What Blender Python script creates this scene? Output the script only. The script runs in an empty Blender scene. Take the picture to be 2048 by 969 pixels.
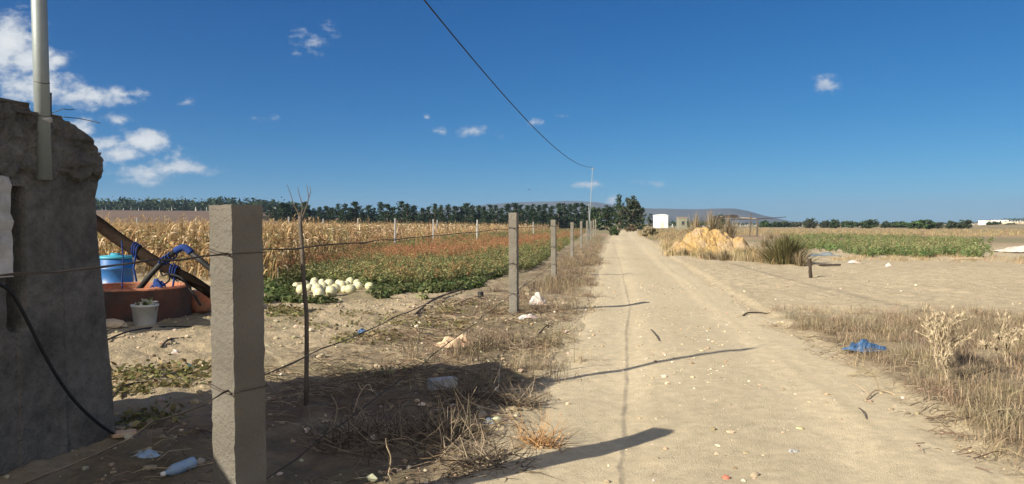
import bpy, bmesh, math, random
import numpy as np
from mathutils import Vector, Matrix, Quaternion

random.seed(7)
rng = np.random.default_rng(7)
S = bpy.context.scene
COL = S.collection
R = math.radians

# ------------------------------------------------------------------ camera, sky, sun, exposure
F_PX, CX, CY, HOR = 1547.0, 1024.0, 484.5, 447.0      # focal length and horizon in pixels of the photograph
CAMZ = 1.55
cam_d = bpy.data.cameras.new('camera')
cam = bpy.data.objects.new('camera', cam_d)
COL.objects.link(cam)
cam_d.sensor_width = 36.0
cam_d.lens = 36.0 * F_PX / 2048.0
cam_d.clip_start = 0.05
cam_d.clip_end = 20000
PITCH = math.atan((CY - HOR) / F_PX)
cam.location = (0, 0, CAMZ)
cam.rotation_euler = (math.pi / 2 - PITCH, 0, 0)
S.camera = cam

SUN_EL, SH_AZ = R(27.8), R(52.5)                        # shadows run to the right and away
SD = Vector((math.sin(SH_AZ) * math.cos(SUN_EL), math.cos(SH_AZ) * math.cos(SUN_EL), -math.sin(SUN_EL)))
sun_d = bpy.data.lights.new('sun', 'SUN')
sun_d.energy = 4.6
sun_d.angle = R(0.53)
sun_d.color = (1.0, 0.90, 0.74)
sun = bpy.data.objects.new('sun', sun_d)
sun.rotation_euler = SD.to_track_quat('-Z', 'Y').to_euler()
sun.location = (-30, -25, 30)
COL.objects.link(sun)

S.view_settings.view_transform = 'Standard'
S.view_settings.look = 'None'
S.view_settings.gamma = 1.0
S.view_settings.exposure = 0.9

world = bpy.data.worlds.new('World')
S.world = world
world.use_nodes = True
wn, wl = world.node_tree.nodes, world.node_tree.links
wn.clear()


def wnode(t, **kw):
    n = wn.new(t)
    for k, v in kw.items():
        setattr(n, k, v)
    return n


def wmath(op, a, b=None, c=None, clamp=False):
    n = wnode('ShaderNodeMath', operation=op, use_clamp=clamp)
    for i, v in enumerate((a, b, c)):
        if v is None:
            continue
        if isinstance(v, (int, float)):
            n.inputs[i].default_value = v
        else:
            wl.new(v, n.inputs[i])
    return n.outputs[0]


out_w = wnode('ShaderNodeOutputWorld')
bg = wnode('ShaderNodeBackground')
bg.inputs['Strength'].default_value = 0.059
wl.new(bg.outputs[0], out_w.inputs['Surface'])
sky = wnode('ShaderNodeTexSky', sky_type='NISHITA', sun_disc=False)
sky.sun_elevation = SUN_EL
sky.sun_rotation = SH_AZ + math.pi
sky.air_density = 0.6
sky.dust_density = 0.2
sky.ozone_density = 8.0
# clear dry-season air: the camera's rendering of the blue, per channel (power, gain)
ssp = wnode('ShaderNodeSeparateColor'); scb = wnode('ShaderNodeCombineColor')
wl.new(sky.outputs[0], ssp.inputs[0])
for ch, (ref, to, pw) in enumerate(((1.25, .40, 1.62), (2.98, 2.2, 1.04), (6.57, 5.05, .74))):
    wl.new(wmath('MULTIPLY', wmath('POWER', wmath('DIVIDE', ssp.outputs[ch], ref), pw), to), scb.inputs[ch])
tc = wnode('ShaderNodeTexCoord')
sep = wnode('ShaderNodeSeparateXYZ')
wl.new(tc.outputs['Generated'], sep.inputs[0])
ysafe = wmath('MAXIMUM', sep.outputs['Y'], 0.05)
uu = wmath('DIVIDE', sep.outputs['X'], ysafe)
vv = wmath('DIVIDE', sep.outputs['Z'], ysafe)
nz = wnode('ShaderNodeTexNoise')
cmb = wnode('ShaderNodeCombineXYZ')
wl.new(uu, cmb.inputs[0])
wl.new(wmath('MULTIPLY', vv, 1.5), cmb.inputs[1])
wl.new(cmb.outputs[0], nz.inputs['Vector'])
nz.inputs['Scale'].default_value = 22.0
nz.inputs['Detail'].default_value = 8.0
nz.inputs['Roughness'].default_value = 0.62
nz2 = wnode('ShaderNodeTexNoise')
wl.new(cmb.outputs[0], nz2.inputs['Vector'])
nz2.inputs['Scale'].default_value = 60.0
nz2.inputs['Detail'].default_value = 5.0
nz2.inputs['Roughness'].default_value = 0.6
# small fair-weather cumulus, each a direction in the sky with its own size and density
CLOUDS = [(20, 85, 66, 62, 1.0), (70, 120, 78, 28, 1.0), (120, 121, 34, 17, .9), (70, 180, 110, 36, .95), (185, 195, 90, 22, .95),
          (255, 190, 50, 10, .7), (236, 243, 30, 19, .7), (205, 290, 40, 26, .85), (170, 262, 30, 22, .75), (240, 310, 55, 26, .9),
          (298, 284, 38, 24, 1.0), (345, 335, 62, 20, .9), (285, 345, 75, 22, .75), (360, 308, 16, 14, .45), (425, 342, 30, 9, .35),
          (375, 207, 22, 12, .55), (628, 84, 38, 36, .60), (655, 62, 26, 24, .60), (855, 235, 10, 9, .55), (882, 264, 20, 10, .5),
          (944, 261, 32, 15, .62), (1068, 246, 20, 12, .55), (1180, 369, 58, 9, .5), (1647, 163, 40, 22, .62), (512, 238, 38, 10, .45),
          (1224, 402, 15, 15, .8), (1120, 233, 34, 6, .22), (1285, 367, 50, 8, .4), (1000, 272, 14, 8, .25)]
acc = None
for (px, py, a, b, k) in CLOUDS:
    a, b = (a * 1.12, b * 1.12) if px < 460 else (a, b)
    u0, v0 = (px - CX) / F_PX, (HOR - py) / F_PX
    du = wmath('MULTIPLY', wmath('SUBTRACT', uu, u0), F_PX / a)
    dv = wmath('MULTIPLY', wmath('SUBTRACT', vv, v0), F_PX / b)
    d2 = wmath('ADD', wmath('MULTIPLY', du, du), wmath('MULTIPLY', dv, dv))
    e = wmath('MULTIPLY', wmath('SUBTRACT', 1.38, wmath('SQRT', d2)), k)
    acc = e if acc is None else wmath('MAXIMUM', acc, e)
nsum = wmath('ADD', wmath('MULTIPLY', wmath('SUBTRACT', nz.outputs[0], 0.5), 2.3), wmath('MULTIPLY', wmath('SUBTRACT', nz2.outputs[0], 0.5), 0.9))
dens = wmath('ADD', acc, wmath('SUBTRACT', nsum, 0.24))
mr = wnode('ShaderNodeMapRange', interpolation_type='SMOOTHSTEP')
mr.inputs['From Min'].default_value = 0.0
mr.inputs['From Max'].default_value = 0.85
wl.new(dens, mr.inputs['Value'])
front = wmath('MULTIPLY', mr.outputs[0], wmath('GREATER_THAN', sep.outputs['Y'], 0.1))
front = wmath('MULTIPLY', front, wmath('GREATER_THAN', acc, 0.0))
front = wmath('MULTIPLY', front, 0.93)
# unseen broken cloud added behind the viewer to brighten and whiten the shadows
nb3 = wnode('ShaderNodeTexNoise'); wl.new(tc.outputs['Generated'], nb3.inputs['Vector'])
nb3.inputs['Scale'].default_value = 4.0; nb3.inputs['Detail'].default_value = 7.0
mb3 = wnode('ShaderNodeMapRange', interpolation_type='SMOOTHSTEP')
mb3.inputs['From Min'].default_value = .40; mb3.inputs['From Max'].default_value = .53
wl.new(nb3.outputs[0], mb3.inputs['Value'])
mb4 = wnode('ShaderNodeMapRange', interpolation_type='SMOOTHSTEP')
mb4.inputs['From Min'].default_value = .0; mb4.inputs['From Max'].default_value = -.25
wl.new(sep.outputs['Y'], mb4.inputs['Value'])
back = wmath('MULTIPLY', wmath('MULTIPLY', mb3.outputs[0], mb4.outputs[0]), .85)
ccol = wnode('ShaderNodeMix', data_type='RGBA')
wl.new(wmath('MULTIPLY_ADD', dens, 0.8, 0.0, clamp=True), ccol.inputs['Factor'])
ccol.inputs['A'].default_value = (4.3, 4.9, 5.7, 1)
ccol.inputs['B'].default_value = (7.6, 7.8, 7.9, 1)
mixc = wnode('ShaderNodeMix', data_type='RGBA')
wl.new(front, mixc.inputs['Factor'])
wl.new(scb.outputs[0], mixc.inputs['A'])
wl.new(ccol.outputs['Result'], mixc.inputs['B'])
mixd = wnode('ShaderNodeMix', data_type='RGBA')
wl.new(back, mixd.inputs['Factor'])
wl.new(mixc.outputs['Result'], mixd.inputs['A'])
mixd.inputs['B'].default_value = (12.0, 11.0, 9.6, 1)
wl.new(mixd.outputs['Result'], bg.inputs['Color'])


# ------------------------------------------------------------------ noise and terrain height
def _hash(ix, iy, seed):
    h = (ix.astype(np.int64) * 374761393 + iy.astype(np.int64) * 668265263 + seed * 974634777) & 0xFFFFFFFF
    h = ((h ^ (h >> 13)) * 1274126177) & 0xFFFFFFFF
    h = h ^ (h >> 16)
    return (h & 0xFFFFFF) / float(0xFFFFFF)


def vnoise(x, y, seed=0):
    x = np.asarray(x, float); y = np.asarray(y, float)
    xi = np.floor(x); yi = np.floor(y)
    fx = x - xi; fy = y - yi
    fx = fx * fx * (3 - 2 * fx); fy = fy * fy * (3 - 2 * fy)
    a = _hash(xi, yi, seed); b = _hash(xi + 1, yi, seed)
    c = _hash(xi, yi + 1, seed); d = _hash(xi + 1, yi + 1, seed)
    return (a * (1 - fx) + b * fx) * (1 - fy) + (c * (1 - fx) + d * fx) * fy


def fbm(x, y, seed=0, o=4):
    s = 0; a = .5; n = 0
    x = np.asarray(x, float); y = np.asarray(y, float)
    for i in range(o):
        s = s + a * vnoise(x, y, seed + i * 17); n += a
        x = x * 2.03 + 5.1; y = y * 2.03 + 1.7; a *= .5
    return s / n * 2 - 1


def sstep(a, b, x):
    t = np.clip((np.asarray(x, float) - a) / (b - a), 0, 1)
    return t * t * (3 - 2 * t)


RD = [-20, 2, 4.6, 5.8, 10.3, 16.8, 32.8, 60, 104, 170, 320]
RL = [-3.3, -.62, -.25, .05, .75, 1.7, 3.75, 7.4, 13.5, 24, 51]
RR = [-.3, 2.55, 3.05, 3.3, 3.95, 4.75, 6.9, 10.6, 16.8, 27.5, 54.5]


def road_t(x, y):
    l = np.interp(y, RD, RL); r = np.interp(y, RD, RR)
    return (np.asarray(x, float) - (l + r) / 2) / ((r - l) / 2)


def gh(x, y):
    """height of the land"""
    x = np.asarray(x, float); y = np.asarray(y, float)
    r = np.hypot(x, y)
    t = road_t(x, y)
    near = 1 - sstep(40, 120, r)
    z = .05 * fbm(x * .25, y * .25, 3, 3) * near
    onroad = 1 - sstep(.85, 1.1, np.abs(t))
    z = z + near * (1 - onroad) * (.035 * fbm(x * 1.6, y * 1.6, 11, 3) + .034 * fbm(x * 5, y * 5, 23, 4) * (1 + .5 * sstep(1.0, 1.3, -t)))
    z = z + near * onroad * .008 * fbm(x * 5, y * 5, 31, 3)
    rut = np.exp(-((np.abs(t + .05) - .48) / .16) ** 2)
    z = z - near * .022 * rut * (1 - sstep(.95, 1.2, np.abs(t)))
    bank = sstep(1.0, 1.35, -t) * (1 - sstep(2.6, 4.2, -t)) * (1 - sstep(14, 26, y))
    z = z + bank * .0
    z = z + sstep(1.0, 1.12, t) * .05 * near
    z = z + .0 * np.exp(-(((x + 1.15) / 1.0) ** 2 + ((y - 7.0) / 1.3) ** 2))
    ang = -x / np.maximum(y, 1.0)
    z = z + 7.2 * sstep(130, 430, r) * sstep(.12, .36, ang)
    z = z + 3.0 * sstep(250, 600, r) * sstep(.55, .66, -ang)
    return z


def gz(x, y):
    return float(gh(np.array([x]), np.array([y]))[0])


def G(px, py, dz=0.0):
    """ground point under a pixel of the photograph"""
    d = F_PX * CAMZ / max(py - HOR, .5)
    x = (px - CX) / F_PX * d
    for _ in range(3):
        z = gz(x, d)
        d = F_PX * (CAMZ - z) / max(py - HOR, .5)
        x = (px - CX) / F_PX * d
    return Vector((x, d, gz(x, d) + dz))


def GA(px, py):
    """flat ground points, arrays"""
    px = np.asarray(px, float); py = np.asarray(py, float)
    d = F_PX * CAMZ / np.maximum(py - HOR, .5)
    return (px - CX) / F_PX * d, d


def at(px, py, d):
    return Vector(((px - CX) / F_PX * d, d, CAMZ + (HOR - py) / F_PX * d))


# ------------------------------------------------------------------ tagging
def tag(o, label=None, cat=None, group=None, kind=None):
    if label: o['label'] = label
    if cat: o['category'] = cat
    if group: o['group'] = group
    if kind: o['kind'] = kind
    return o


def empty(name, loc, rz=0, label=None, cat=None, group=None):
    o = bpy.data.objects.new(name, None)
    COL.objects.link(o)
    o.empty_display_size = .2
    o.location = loc
    o.rotation_euler = (0, 0, rz)
    return tag(o, label, cat, group)


def copy_tree(o, parent=None):
    c = o.copy()
    COL.objects.link(c)
    if parent: c.parent = parent
    for ch in o.children:
        copy_tree(ch, c)
    return c


# ------------------------------------------------------------------ materials
def mat(name, col=None, rough=.85, attr=False, var=.25, nscale=8, bump=.3, bscale=40, bdist=.01, transl=0, metal=0,
        col2=None, n2scale=2, spec=.3, objvar=0, voro=None, alpha=None, trans=0):
    m = bpy.data.materials.new(name)
    m.use_nodes = True
    nt = m.node_tree; N = nt.nodes; L = nt.links
    N.clear()
    out = N.new('ShaderNodeOutputMaterial')
    p = N.new('ShaderNodeBsdfPrincipled')
    p.inputs['Roughness'].default_value = rough
    p.inputs['Metallic'].default_value = metal
    p.inputs['Specular IOR Level'].default_value = spec
    L.new(p.outputs[0], out.inputs['Surface'])
    geo = N.new('ShaderNodeNewGeometry')
    tcn = N.new('ShaderNodeTexCoord')
    pos = tcn.outputs['Object']
    if attr:
        a = N.new('ShaderNodeAttribute'); a.attribute_name = 'Col'
        c = a.outputs['Color']
        pos = geo.outputs['Position']
    else:
        rgb = N.new('ShaderNodeRGB'); rgb.outputs[0].default_value = (*col, 1)
        c = rgb.outputs[0]
    if col2:
        n2 = N.new('ShaderNodeTexNoise'); n2.inputs['Scale'].default_value = n2scale; n2.inputs['Detail'].default_value = 6
        n2.inputs['Roughness'].default_value = .65
        L.new(pos, n2.inputs['Vector'])
        rp = N.new('ShaderNodeMapRange'); rp.inputs['From Min'].default_value = .42; rp.inputs['From Max'].default_value = .62
        L.new(n2.outputs[0], rp.inputs['Value'])
        mx = N.new('ShaderNodeMix'); mx.data_type = 'RGBA'
        L.new(rp.outputs[0], mx.inputs['Factor']); L.new(c, mx.inputs['A'])
        mx.inputs['B'].default_value = (*col2, 1)
        c = mx.outputs['Result']
    if var:
        n = N.new('ShaderNodeTexNoise'); n.inputs['Scale'].default_value = nscale; n.inputs['Detail'].default_value = 8
        n.inputs['Roughness'].default_value = .7
        L.new(pos, n.inputs['Vector'])
        mrn = N.new('ShaderNodeMapRange'); mrn.inputs['From Min'].default_value = .25; mrn.inputs['From Max'].default_value = .75
        mrn.inputs['To Min'].default_value = 1 - var; mrn.inputs['To Max'].default_value = 1 + var
        L.new(n.outputs[0], mrn.inputs['Value'])
        vm = N.new('ShaderNodeVectorMath'); vm.operation = 'SCALE'
        L.new(c, vm.inputs[0]); L.new(mrn.outputs[0], vm.inputs['Scale'])
        c = vm.outputs[0]
    if objvar:
        oi = N.new('ShaderNodeObjectInfo')
        mo = N.new('ShaderNodeMapRange'); mo.inputs['To Min'].default_value = 1 - objvar; mo.inputs['To Max'].default_value = 1 + objvar
        L.new(oi.outputs['Random'], mo.inputs['Value'])
        vm = N.new('ShaderNodeVectorMath'); vm.operation = 'SCALE'
        L.new(c, vm.inputs[0]); L.new(mo.outputs[0], vm.inputs['Scale'])
        c = vm.outputs[0]
    if voro:
        vo = N.new('ShaderNodeTexVoronoi'); vo.inputs['Scale'].default_value = voro[0]
        L.new(pos, vo.inputs['Vector'])
        mv = N.new('ShaderNodeMapRange'); mv.inputs['From Min'].default_value = .0; mv.inputs['From Max'].default_value = voro[1]
        mv.inputs['To Min'].default_value = voro[2]; mv.inputs['To Max'].default_value = 1
        L.new(vo.outputs['Distance'], mv.inputs['Value'])
        vm = N.new('ShaderNodeVectorMath'); vm.operation = 'SCALE'
        L.new(c, vm.inputs[0]); L.new(mv.outputs[0], vm.inputs['Scale'])
        c = vm.outputs[0]
    L.new(c, p.inputs['Base Color'])
    if bump:
        nb = N.new('ShaderNodeTexNoise'); nb.inputs['Scale'].default_value = bscale; nb.inputs['Detail'].default_value = 9
        nb.inputs['Roughness'].default_value = .7
        L.new(pos, nb.inputs['Vector'])
        b = N.new('ShaderNodeBump'); b.inputs['Strength'].default_value = bump; b.inputs['Distance'].default_value = bdist
        L.new(nb.outputs[0], b.inputs['Height'])
        L.new(b.outputs[0], p.inputs['Normal'])
    if transl:
        tr = N.new('ShaderNodeBsdfTranslucent')
        L.new(c, tr.inputs['Color'])
        ms = N.new('ShaderNodeMixShader'); ms.inputs[0].default_value = transl
        L.new(p.outputs[0], ms.inputs[1]); L.new(tr.outputs[0], ms.inputs[2])
        L.new(ms.outputs[0], out.inputs['Surface'])
    if trans:
        p.inputs['Transmission Weight'].default_value = trans
    return m


M = {}
M['ground'] = mat('earth', attr=True, var=.30, nscale=5, bump=.9, bscale=18, bdist=.05, rough=1, spec=.1)
M['road'] = mat('road_dust', attr=True, var=.24, nscale=9, bump=.75, bscale=70, bdist=.016, voro=(34, .14, .86), rough=1, spec=.1)
M['leaf'] = mat('leaf', attr=True, var=0, bump=0, transl=.25, rough=.7, spec=.2)
M['leafobj'] = mat('dry_leaf', attr=True, var=0, bump=0, transl=.25, rough=.8, spec=.15, objvar=.22)
M['straw'] = mat('straw', attr=True, var=0, bump=0, transl=.15, rough=.9, spec=.1)
M['crown'] = mat('crown_leaf', attr=True, var=0, bump=0, transl=.12, rough=.7, spec=.2)
M['bark'] = mat('bark', (.16, .115, .08), var=.35, nscale=12, bump=.6, bscale=30, bdist=.01)
M['greybark'] = mat('grey_bark', (.105, .086, .068), var=.4, nscale=14, bump=.7, bscale=40, bdist=.006)
M['concrete'] = mat('concrete', (.19, .178, .152), var=.3, nscale=7, bump=1, bscale=45, bdist=.02, col2=(.145, .132, .108), n2scale=3.5, voro=(48, .22, .55), objvar=.06)
M['wall'] = mat('old_masonry', (.225, .215, .195), var=.4, nscale=14, bump=1, bscale=70, bdist=.04, col2=(.125, .12, .108), n2scale=2.6, voro=(30, .3, .6))
M['plaster'] = mat('white_plaster', (.42, .41, .385), var=.45, nscale=6, bump=.6, bscale=20, bdist=.02)
M['galv'] = mat('galvanised', (.24, .275, .275), var=.14, nscale=5, bump=.1, bscale=60, rough=.5, metal=.25, spec=.5)
M['iron'] = mat('dark_iron', (.025, .025, .027), var=.3, bump=.3, rough=.7)
M['wire'] = mat('rusty_wire', (.075, .062, .05), var=.3, rough=.75, bump=0, metal=.3)
M['rubber'] = mat('black_rubber', (.018, .018, .018), var=.2, rough=.6, bump=0)
M['polegrey'] = mat('dull_pole', (.24, .27, .29), var=.1, bump=0, rough=.6)
M['darkbark'] = mat('dark_bark', (.022, .015, .011), spec=.04, var=.4, nscale=12, bump=.7, bscale=30, bdist=.012)
M['orange'] = mat('orange_paint', (.50, .175, .09), var=.4, col2=(.36, .19, .12), n2scale=6, nscale=9, bump=.5, bscale=25, bdist=.01)
M['darkcem'] = mat('dark_cement', (.055, .053, .05), var=.35, nscale=5, bump=.7, bscale=25, bdist=.02, col2=(.11, .05, .035), n2scale=1.1)
M['blue'] = mat('blue_plastic', (.02, .115, .33), var=.3, nscale=6, bump=.2, rough=.45, spec=.5)
M['lid'] = mat('turquoise_plastic', (.05, .30, .42), var=.15, bump=.1, rough=.5, spec=.5)
M['rope'] = mat('blue_cloth', (.012, .038, .17), var=.3, bump=.5, bscale=60)
M['bluebag'] = mat('blue_bag', (.06, .13, .26), var=.25, nscale=6, bump=.4, bscale=20, rough=.5, transl=.15)
M['whitebag'] = mat('white_bag', (.70, .68, .64), var=.2, nscale=10, bump=.4, bscale=25, rough=.55, transl=.2, col2=(.55, .42, .36), n2scale=5)
M['sack'] = mat('pale_cardboard', (.62, .47, .31), var=.2, nscale=8, bump=.4, bscale=30, rough=.9, col2=(.50, .33, .22), n2scale=6)
M['bottle'] = mat('pale_blue_plastic', (.35, .50, .66), var=.1, bump=.2, rough=.3, spec=.5, transl=.25)
M['melon'] = mat('melon_skin', (.56, .535, .38), var=.25, nscale=7, bump=.1, rough=.5, spec=.3, col2=(.50, .50, .27), n2scale=1.5, objvar=.18)
M['bucket'] = mat('dirty_white_plastic', (.52, .52, .50), var=.2, nscale=7, bump=.1, rough=.6)
M['stone'] = mat('stone', attr=True, var=.2, nscale=14, bump=.6, bscale=40, bdist=.01, rough=.95, spec=.15)
M['rock'] = mat('pale_rock', (.46, .38, .26), var=.3, nscale=9, bump=.7, bscale=30, bdist=.02, objvar=.25)
M['clay'] = mat('red_clay', (.42, .16, .11), var=.25, nscale=12, bump=.5, bscale=40)
M['heap'] = mat('ochre_earth', (.50, .335, .14), var=.3, nscale=2.5, bump=1, bscale=7, bdist=.15, col2=(.42, .32, .205), n2scale=1.1, rough=1, spec=.1)
M['white'] = mat('whitewash', (.80, .79, .76), var=.08, nscale=1, bump=.2)
M['cream'] = mat('cream_wash', (.66, .60, .46), var=.1, nscale=1, bump=.2)
M['roof'] = mat('dull_roof', (.30, .22, .17), var=.2, nscale=2, bump=.3)
M['shade'] = mat('window_dark', (.04, .045, .05), var=.1, bump=0, rough=.3, spec=.5)
M['shed'] = mat('grey_green_boards', (.24, .24, .18), var=.2, nscale=2, bump=.3)
M['hill'] = mat('far_hill', (.10, .105, .10), var=.3, nscale=.004, bump=0, rough=1, spec=0)
M['plough'] = mat('ploughed_soil', (.145, .10, .07), var=.25, nscale=.05, bump=.3, bscale=.5, bdist=.3, rough=1)
M['drywood'] = mat('dry_wood', (.42, .33, .22), var=.3, nscale=10, bump=.4, bscale=40, objvar=.2)
M['darkwood'] = mat('dark_wood', (.055, .042, .032), var=.3, nscale=10, bump=.4, bscale=40)
M['tarp'] = mat('grey_tarp', (.15, .18, .20), var=.2, nscale=3, bump=.3, rough=.6)
M['slab'] = mat('grey_block', (.34, .34, .33), var=.2, nscale=10, bump=.6, bscale=40)
M['bird'] = mat('dark_feather', (.03, .03, .03), var=0, bump=0)


# ------------------------------------------------------------------ mesh builder
class MB:
    def __init__(s):
        s.v = []; s.f = []; s.c = []

    def add(s, vs, fs, col=(1, 1, 1)):
        o = len(s.v)
        s.v += [tuple(v) for v in vs]
        s.f += [tuple(i + o for i in f) for f in fs]
        s.c += [tuple(col)] * len(vs)
        return s

    def box(s, x0, y0, z0, x1, y1, z1, col=(1, 1, 1)):
        vs = [(x0, y0, z0), (x1, y0, z0), (x1, y1, z0), (x0, y1, z0), (x0, y0, z1), (x1, y0, z1), (x1, y1, z1), (x0, y1, z1)]
        return s.add(vs, [(0, 3, 2, 1), (4, 5, 6, 7), (0, 1, 5, 4), (1, 2, 6, 5), (2, 3, 7, 6), (3, 0, 4, 7)], col)

    def tube(s, pts, rad, n=6, col=(1, 1, 1), cap=True):
        pts = [Vector(p) for p in pts]
        k = len(pts)
        rs = rad if isinstance(rad, (list, tuple)) else [rad] * k
        vs = []; fs = []
        ref = None
        for i, p in enumerate(pts):
            d = (pts[min(i + 1, k - 1)] - pts[max(i - 1, 0)])
            if d.length < 1e-9: d = Vector((0, 0, 1))
            d.normalize()
            if ref is None:
                ref = d.orthogonal().normalized()
            a = (ref - d * ref.dot(d))
            if a.length < 1e-6: a = d.orthogonal()
            a.normalize(); ref = a
            b = d.cross(a)
            for j in range(n):
                t = 2 * math.pi * j / n
                vs.append(p + (a * math.cos(t) + b * math.sin(t)) * rs[i])
        for i in range(k - 1):
            for j in range(n):
                fs.append((i * n + j, i * n + (j + 1) % n, (i + 1) * n + (j + 1) % n, (i + 1) * n + j))
        if cap:
            fs.append(tuple(range(n - 1, -1, -1))); fs.append(tuple((k - 1) * n + j for j in range(n)))
        return s.add(vs, fs, col)

    def lathe(s, prof, n=28, col=(1, 1, 1), c=(0, 0, 0)):
        vs = []; fs = []
        for (r, z) in prof:
            for j in range(n):
                t = 2 * math.pi * j / n
                vs.append((c[0] + r * math.cos(t), c[1] + r * math.sin(t), c[2] + z))
        for i in range(len(prof) - 1):
            for j in range(n):
                fs.append((i * n + j, i * n + (j + 1) % n, (i + 1) * n + (j + 1) % n, (i + 1) * n + j))
        return s.add(vs, fs, col)

    def ribbon(s, pts, w, side, col=(1, 1, 1)):
        side = Vector(side)
        vs = []; fs = []
        k = len(pts)
        for i, p in enumerate(pts):
            ww = w[i] if isinstance(w, (list, tuple)) else w
            p = Vector(p)
            vs += [p - side * ww / 2, p + side * ww / 2]
        for i in range(k - 1):
            fs.append((2 * i, 2 * i + 1, 2 * i + 3, 2 * i + 2))
        return s.add(vs, fs, col)

    def arrays(s):
        return np.array(s.v, float), np.array(s.f, int), np.array(s.c, float)

    def mesh(s, name, m, smooth=False):
        me = bpy.data.meshes.new(name)
        me.from_pydata(s.v, [], s.f)
        me.validate()
        at_ = me.attributes.new('Col', 'FLOAT_COLOR', 'POINT')
        at_.data.foreach_set('color', np.c_[np.array(s.c, float), np.ones(len(s.c))].ravel())
        me.materials.append(m)
        if smooth:
            me.polygons.foreach_set('use_smooth', [True] * len(me.polygons))
        me.update()
        return me

    def build(s, name, m, parent=None, smooth=False, loc=None):
        o = bpy.data.objects.new(name, s.mesh(name, m, smooth))
        COL.objects.link(o)
        if parent: o.parent = parent
        if loc is not None: o.location = loc
        return o


def np_mesh(name, V, Fa, C, m, smooth=False):
    """big mesh from arrays, all faces of one size"""
    me = bpy.data.meshes.new(name)
    nv, nf, k = len(V), len(Fa), Fa.shape[1]
    me.vertices.add(nv); me.vertices.foreach_set('co', np.ascontiguousarray(V, np.float32).ravel())
    me.loops.add(nf * k); me.loops.foreach_set('vertex_index', np.ascontiguousarray(Fa, np.int32).ravel())
    me.polygons.add(nf); me.polygons.foreach_set('loop_start', np.arange(0, nf * k, k, dtype=np.int32))
    me.update(calc_edges=True)
    a = me.attributes.new('Col', 'FLOAT_COLOR', 'POINT')
    a.data.foreach_set('color', np.c_[C, np.ones(nv)].astype(np.float32).ravel())
    me.materials.append(m)
    me.polygons.foreach_set('use_smooth', [smooth] * nf)
    me.update()
    o = bpy.data.objects.new(name, me)
    COL.objects.link(o)
    return o


def scatter(name, protos, P, m, scl, tint=None, rz=None, tilt=0, zs=None, smooth=False, kind='stuff', jit=0):
    """many small copies of proto arrays merged into ONE mesh (uncountable growth)"""
    n = len(P)
    which = rng.integers(0, len(protos), n)
    rz = rng.uniform(0, 2 * np.pi, n) if rz is None else rz
    Vs, Fs, Cs = [], [], []
    off = 0
    for k, (v, f, c) in enumerate(protos):
        idx = np.where(which == k)[0]
        if len(idx) == 0: continue
        cs, sn = np.cos(rz[idx]), np.sin(rz[idx])
        sc = scl[idx][:, None]
        zsc = sc if zs is None else zs[idx][:, None]
        x = v[None, :, 0] * sc; y = v[None, :, 1] * sc; z = v[None, :, 2] * zsc
        if tilt:
            tx = rng.normal(0, tilt, len(idx))[:, None]; ty = rng.normal(0, tilt, len(idx))[:, None]
            x = x + z * tx; y = y + z * ty
        X = x * cs[:, None] - y * sn[:, None] + P[idx, 0][:, None]
        Y = x * sn[:, None] + y * cs[:, None] + P[idx, 1][:, None]
        Z = z + P[idx, 2][:, None]
        V = np.stack([X, Y, Z], -1).reshape(-1, 3)
        Fq = (f[None] + (np.arange(len(idx)) * len(v))[:, None, None]).reshape(-1, f.shape[1]) + off
        C = np.repeat(c[None], len(idx), 0)
        if tint is not None: C = C * tint[idx][:, None, :]
        Vs.append(V); Fs.append(Fq); Cs.append(C.reshape(-1, 3)); off += len(V)
    o = np_mesh(name, np.concatenate(Vs), np.concatenate(Fs), np.concatenate(Cs), m, smooth)
    if kind: o['kind'] = kind
    return o


def inpoly(px, py, poly):
    c = np.zeros(len(px), bool)
    j = len(poly) - 1
    for i in range(len(poly)):
        xi, yi = poly[i]; xj, yj = poly[j]
        cond = ((yi > py) != (yj > py)) & (px < (xj - xi) * (py - yi) / (yj - yi + 1e-12) + xi)
        c ^= cond
        j = i
    return c


def fill(poly, n, logd=.5):
    """random ground points under a pixel polygon; a share even in depth, the rest even in the picture"""
    xs = [p[0] for p in poly]; ys = [p[1] for p in poly]
    out = []
    got = 0
    while got < n:
        m_ = 4 * n
        px = rng.uniform(min(xs), max(xs), m_)
        py = rng.uniform(min(ys), max(ys), m_)
        e = rng.uniform(0, 1, m_) < logd
        lo, hi = math.log(max(min(ys) - HOR, 1)), math.log(max(ys) - HOR)
        py = np.where(e, HOR + np.exp(rng.uniform(lo, hi, m_)), py)
        k = inpoly(px, py, poly)
        out.append(np.c_[px[k], py[k]]); got += k.sum()
    q = np.concatenate(out)[:n]
    x, y = GA(q[:, 0], q[:, 1])
    return np.c_[x, y, gh(x, y)]


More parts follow.
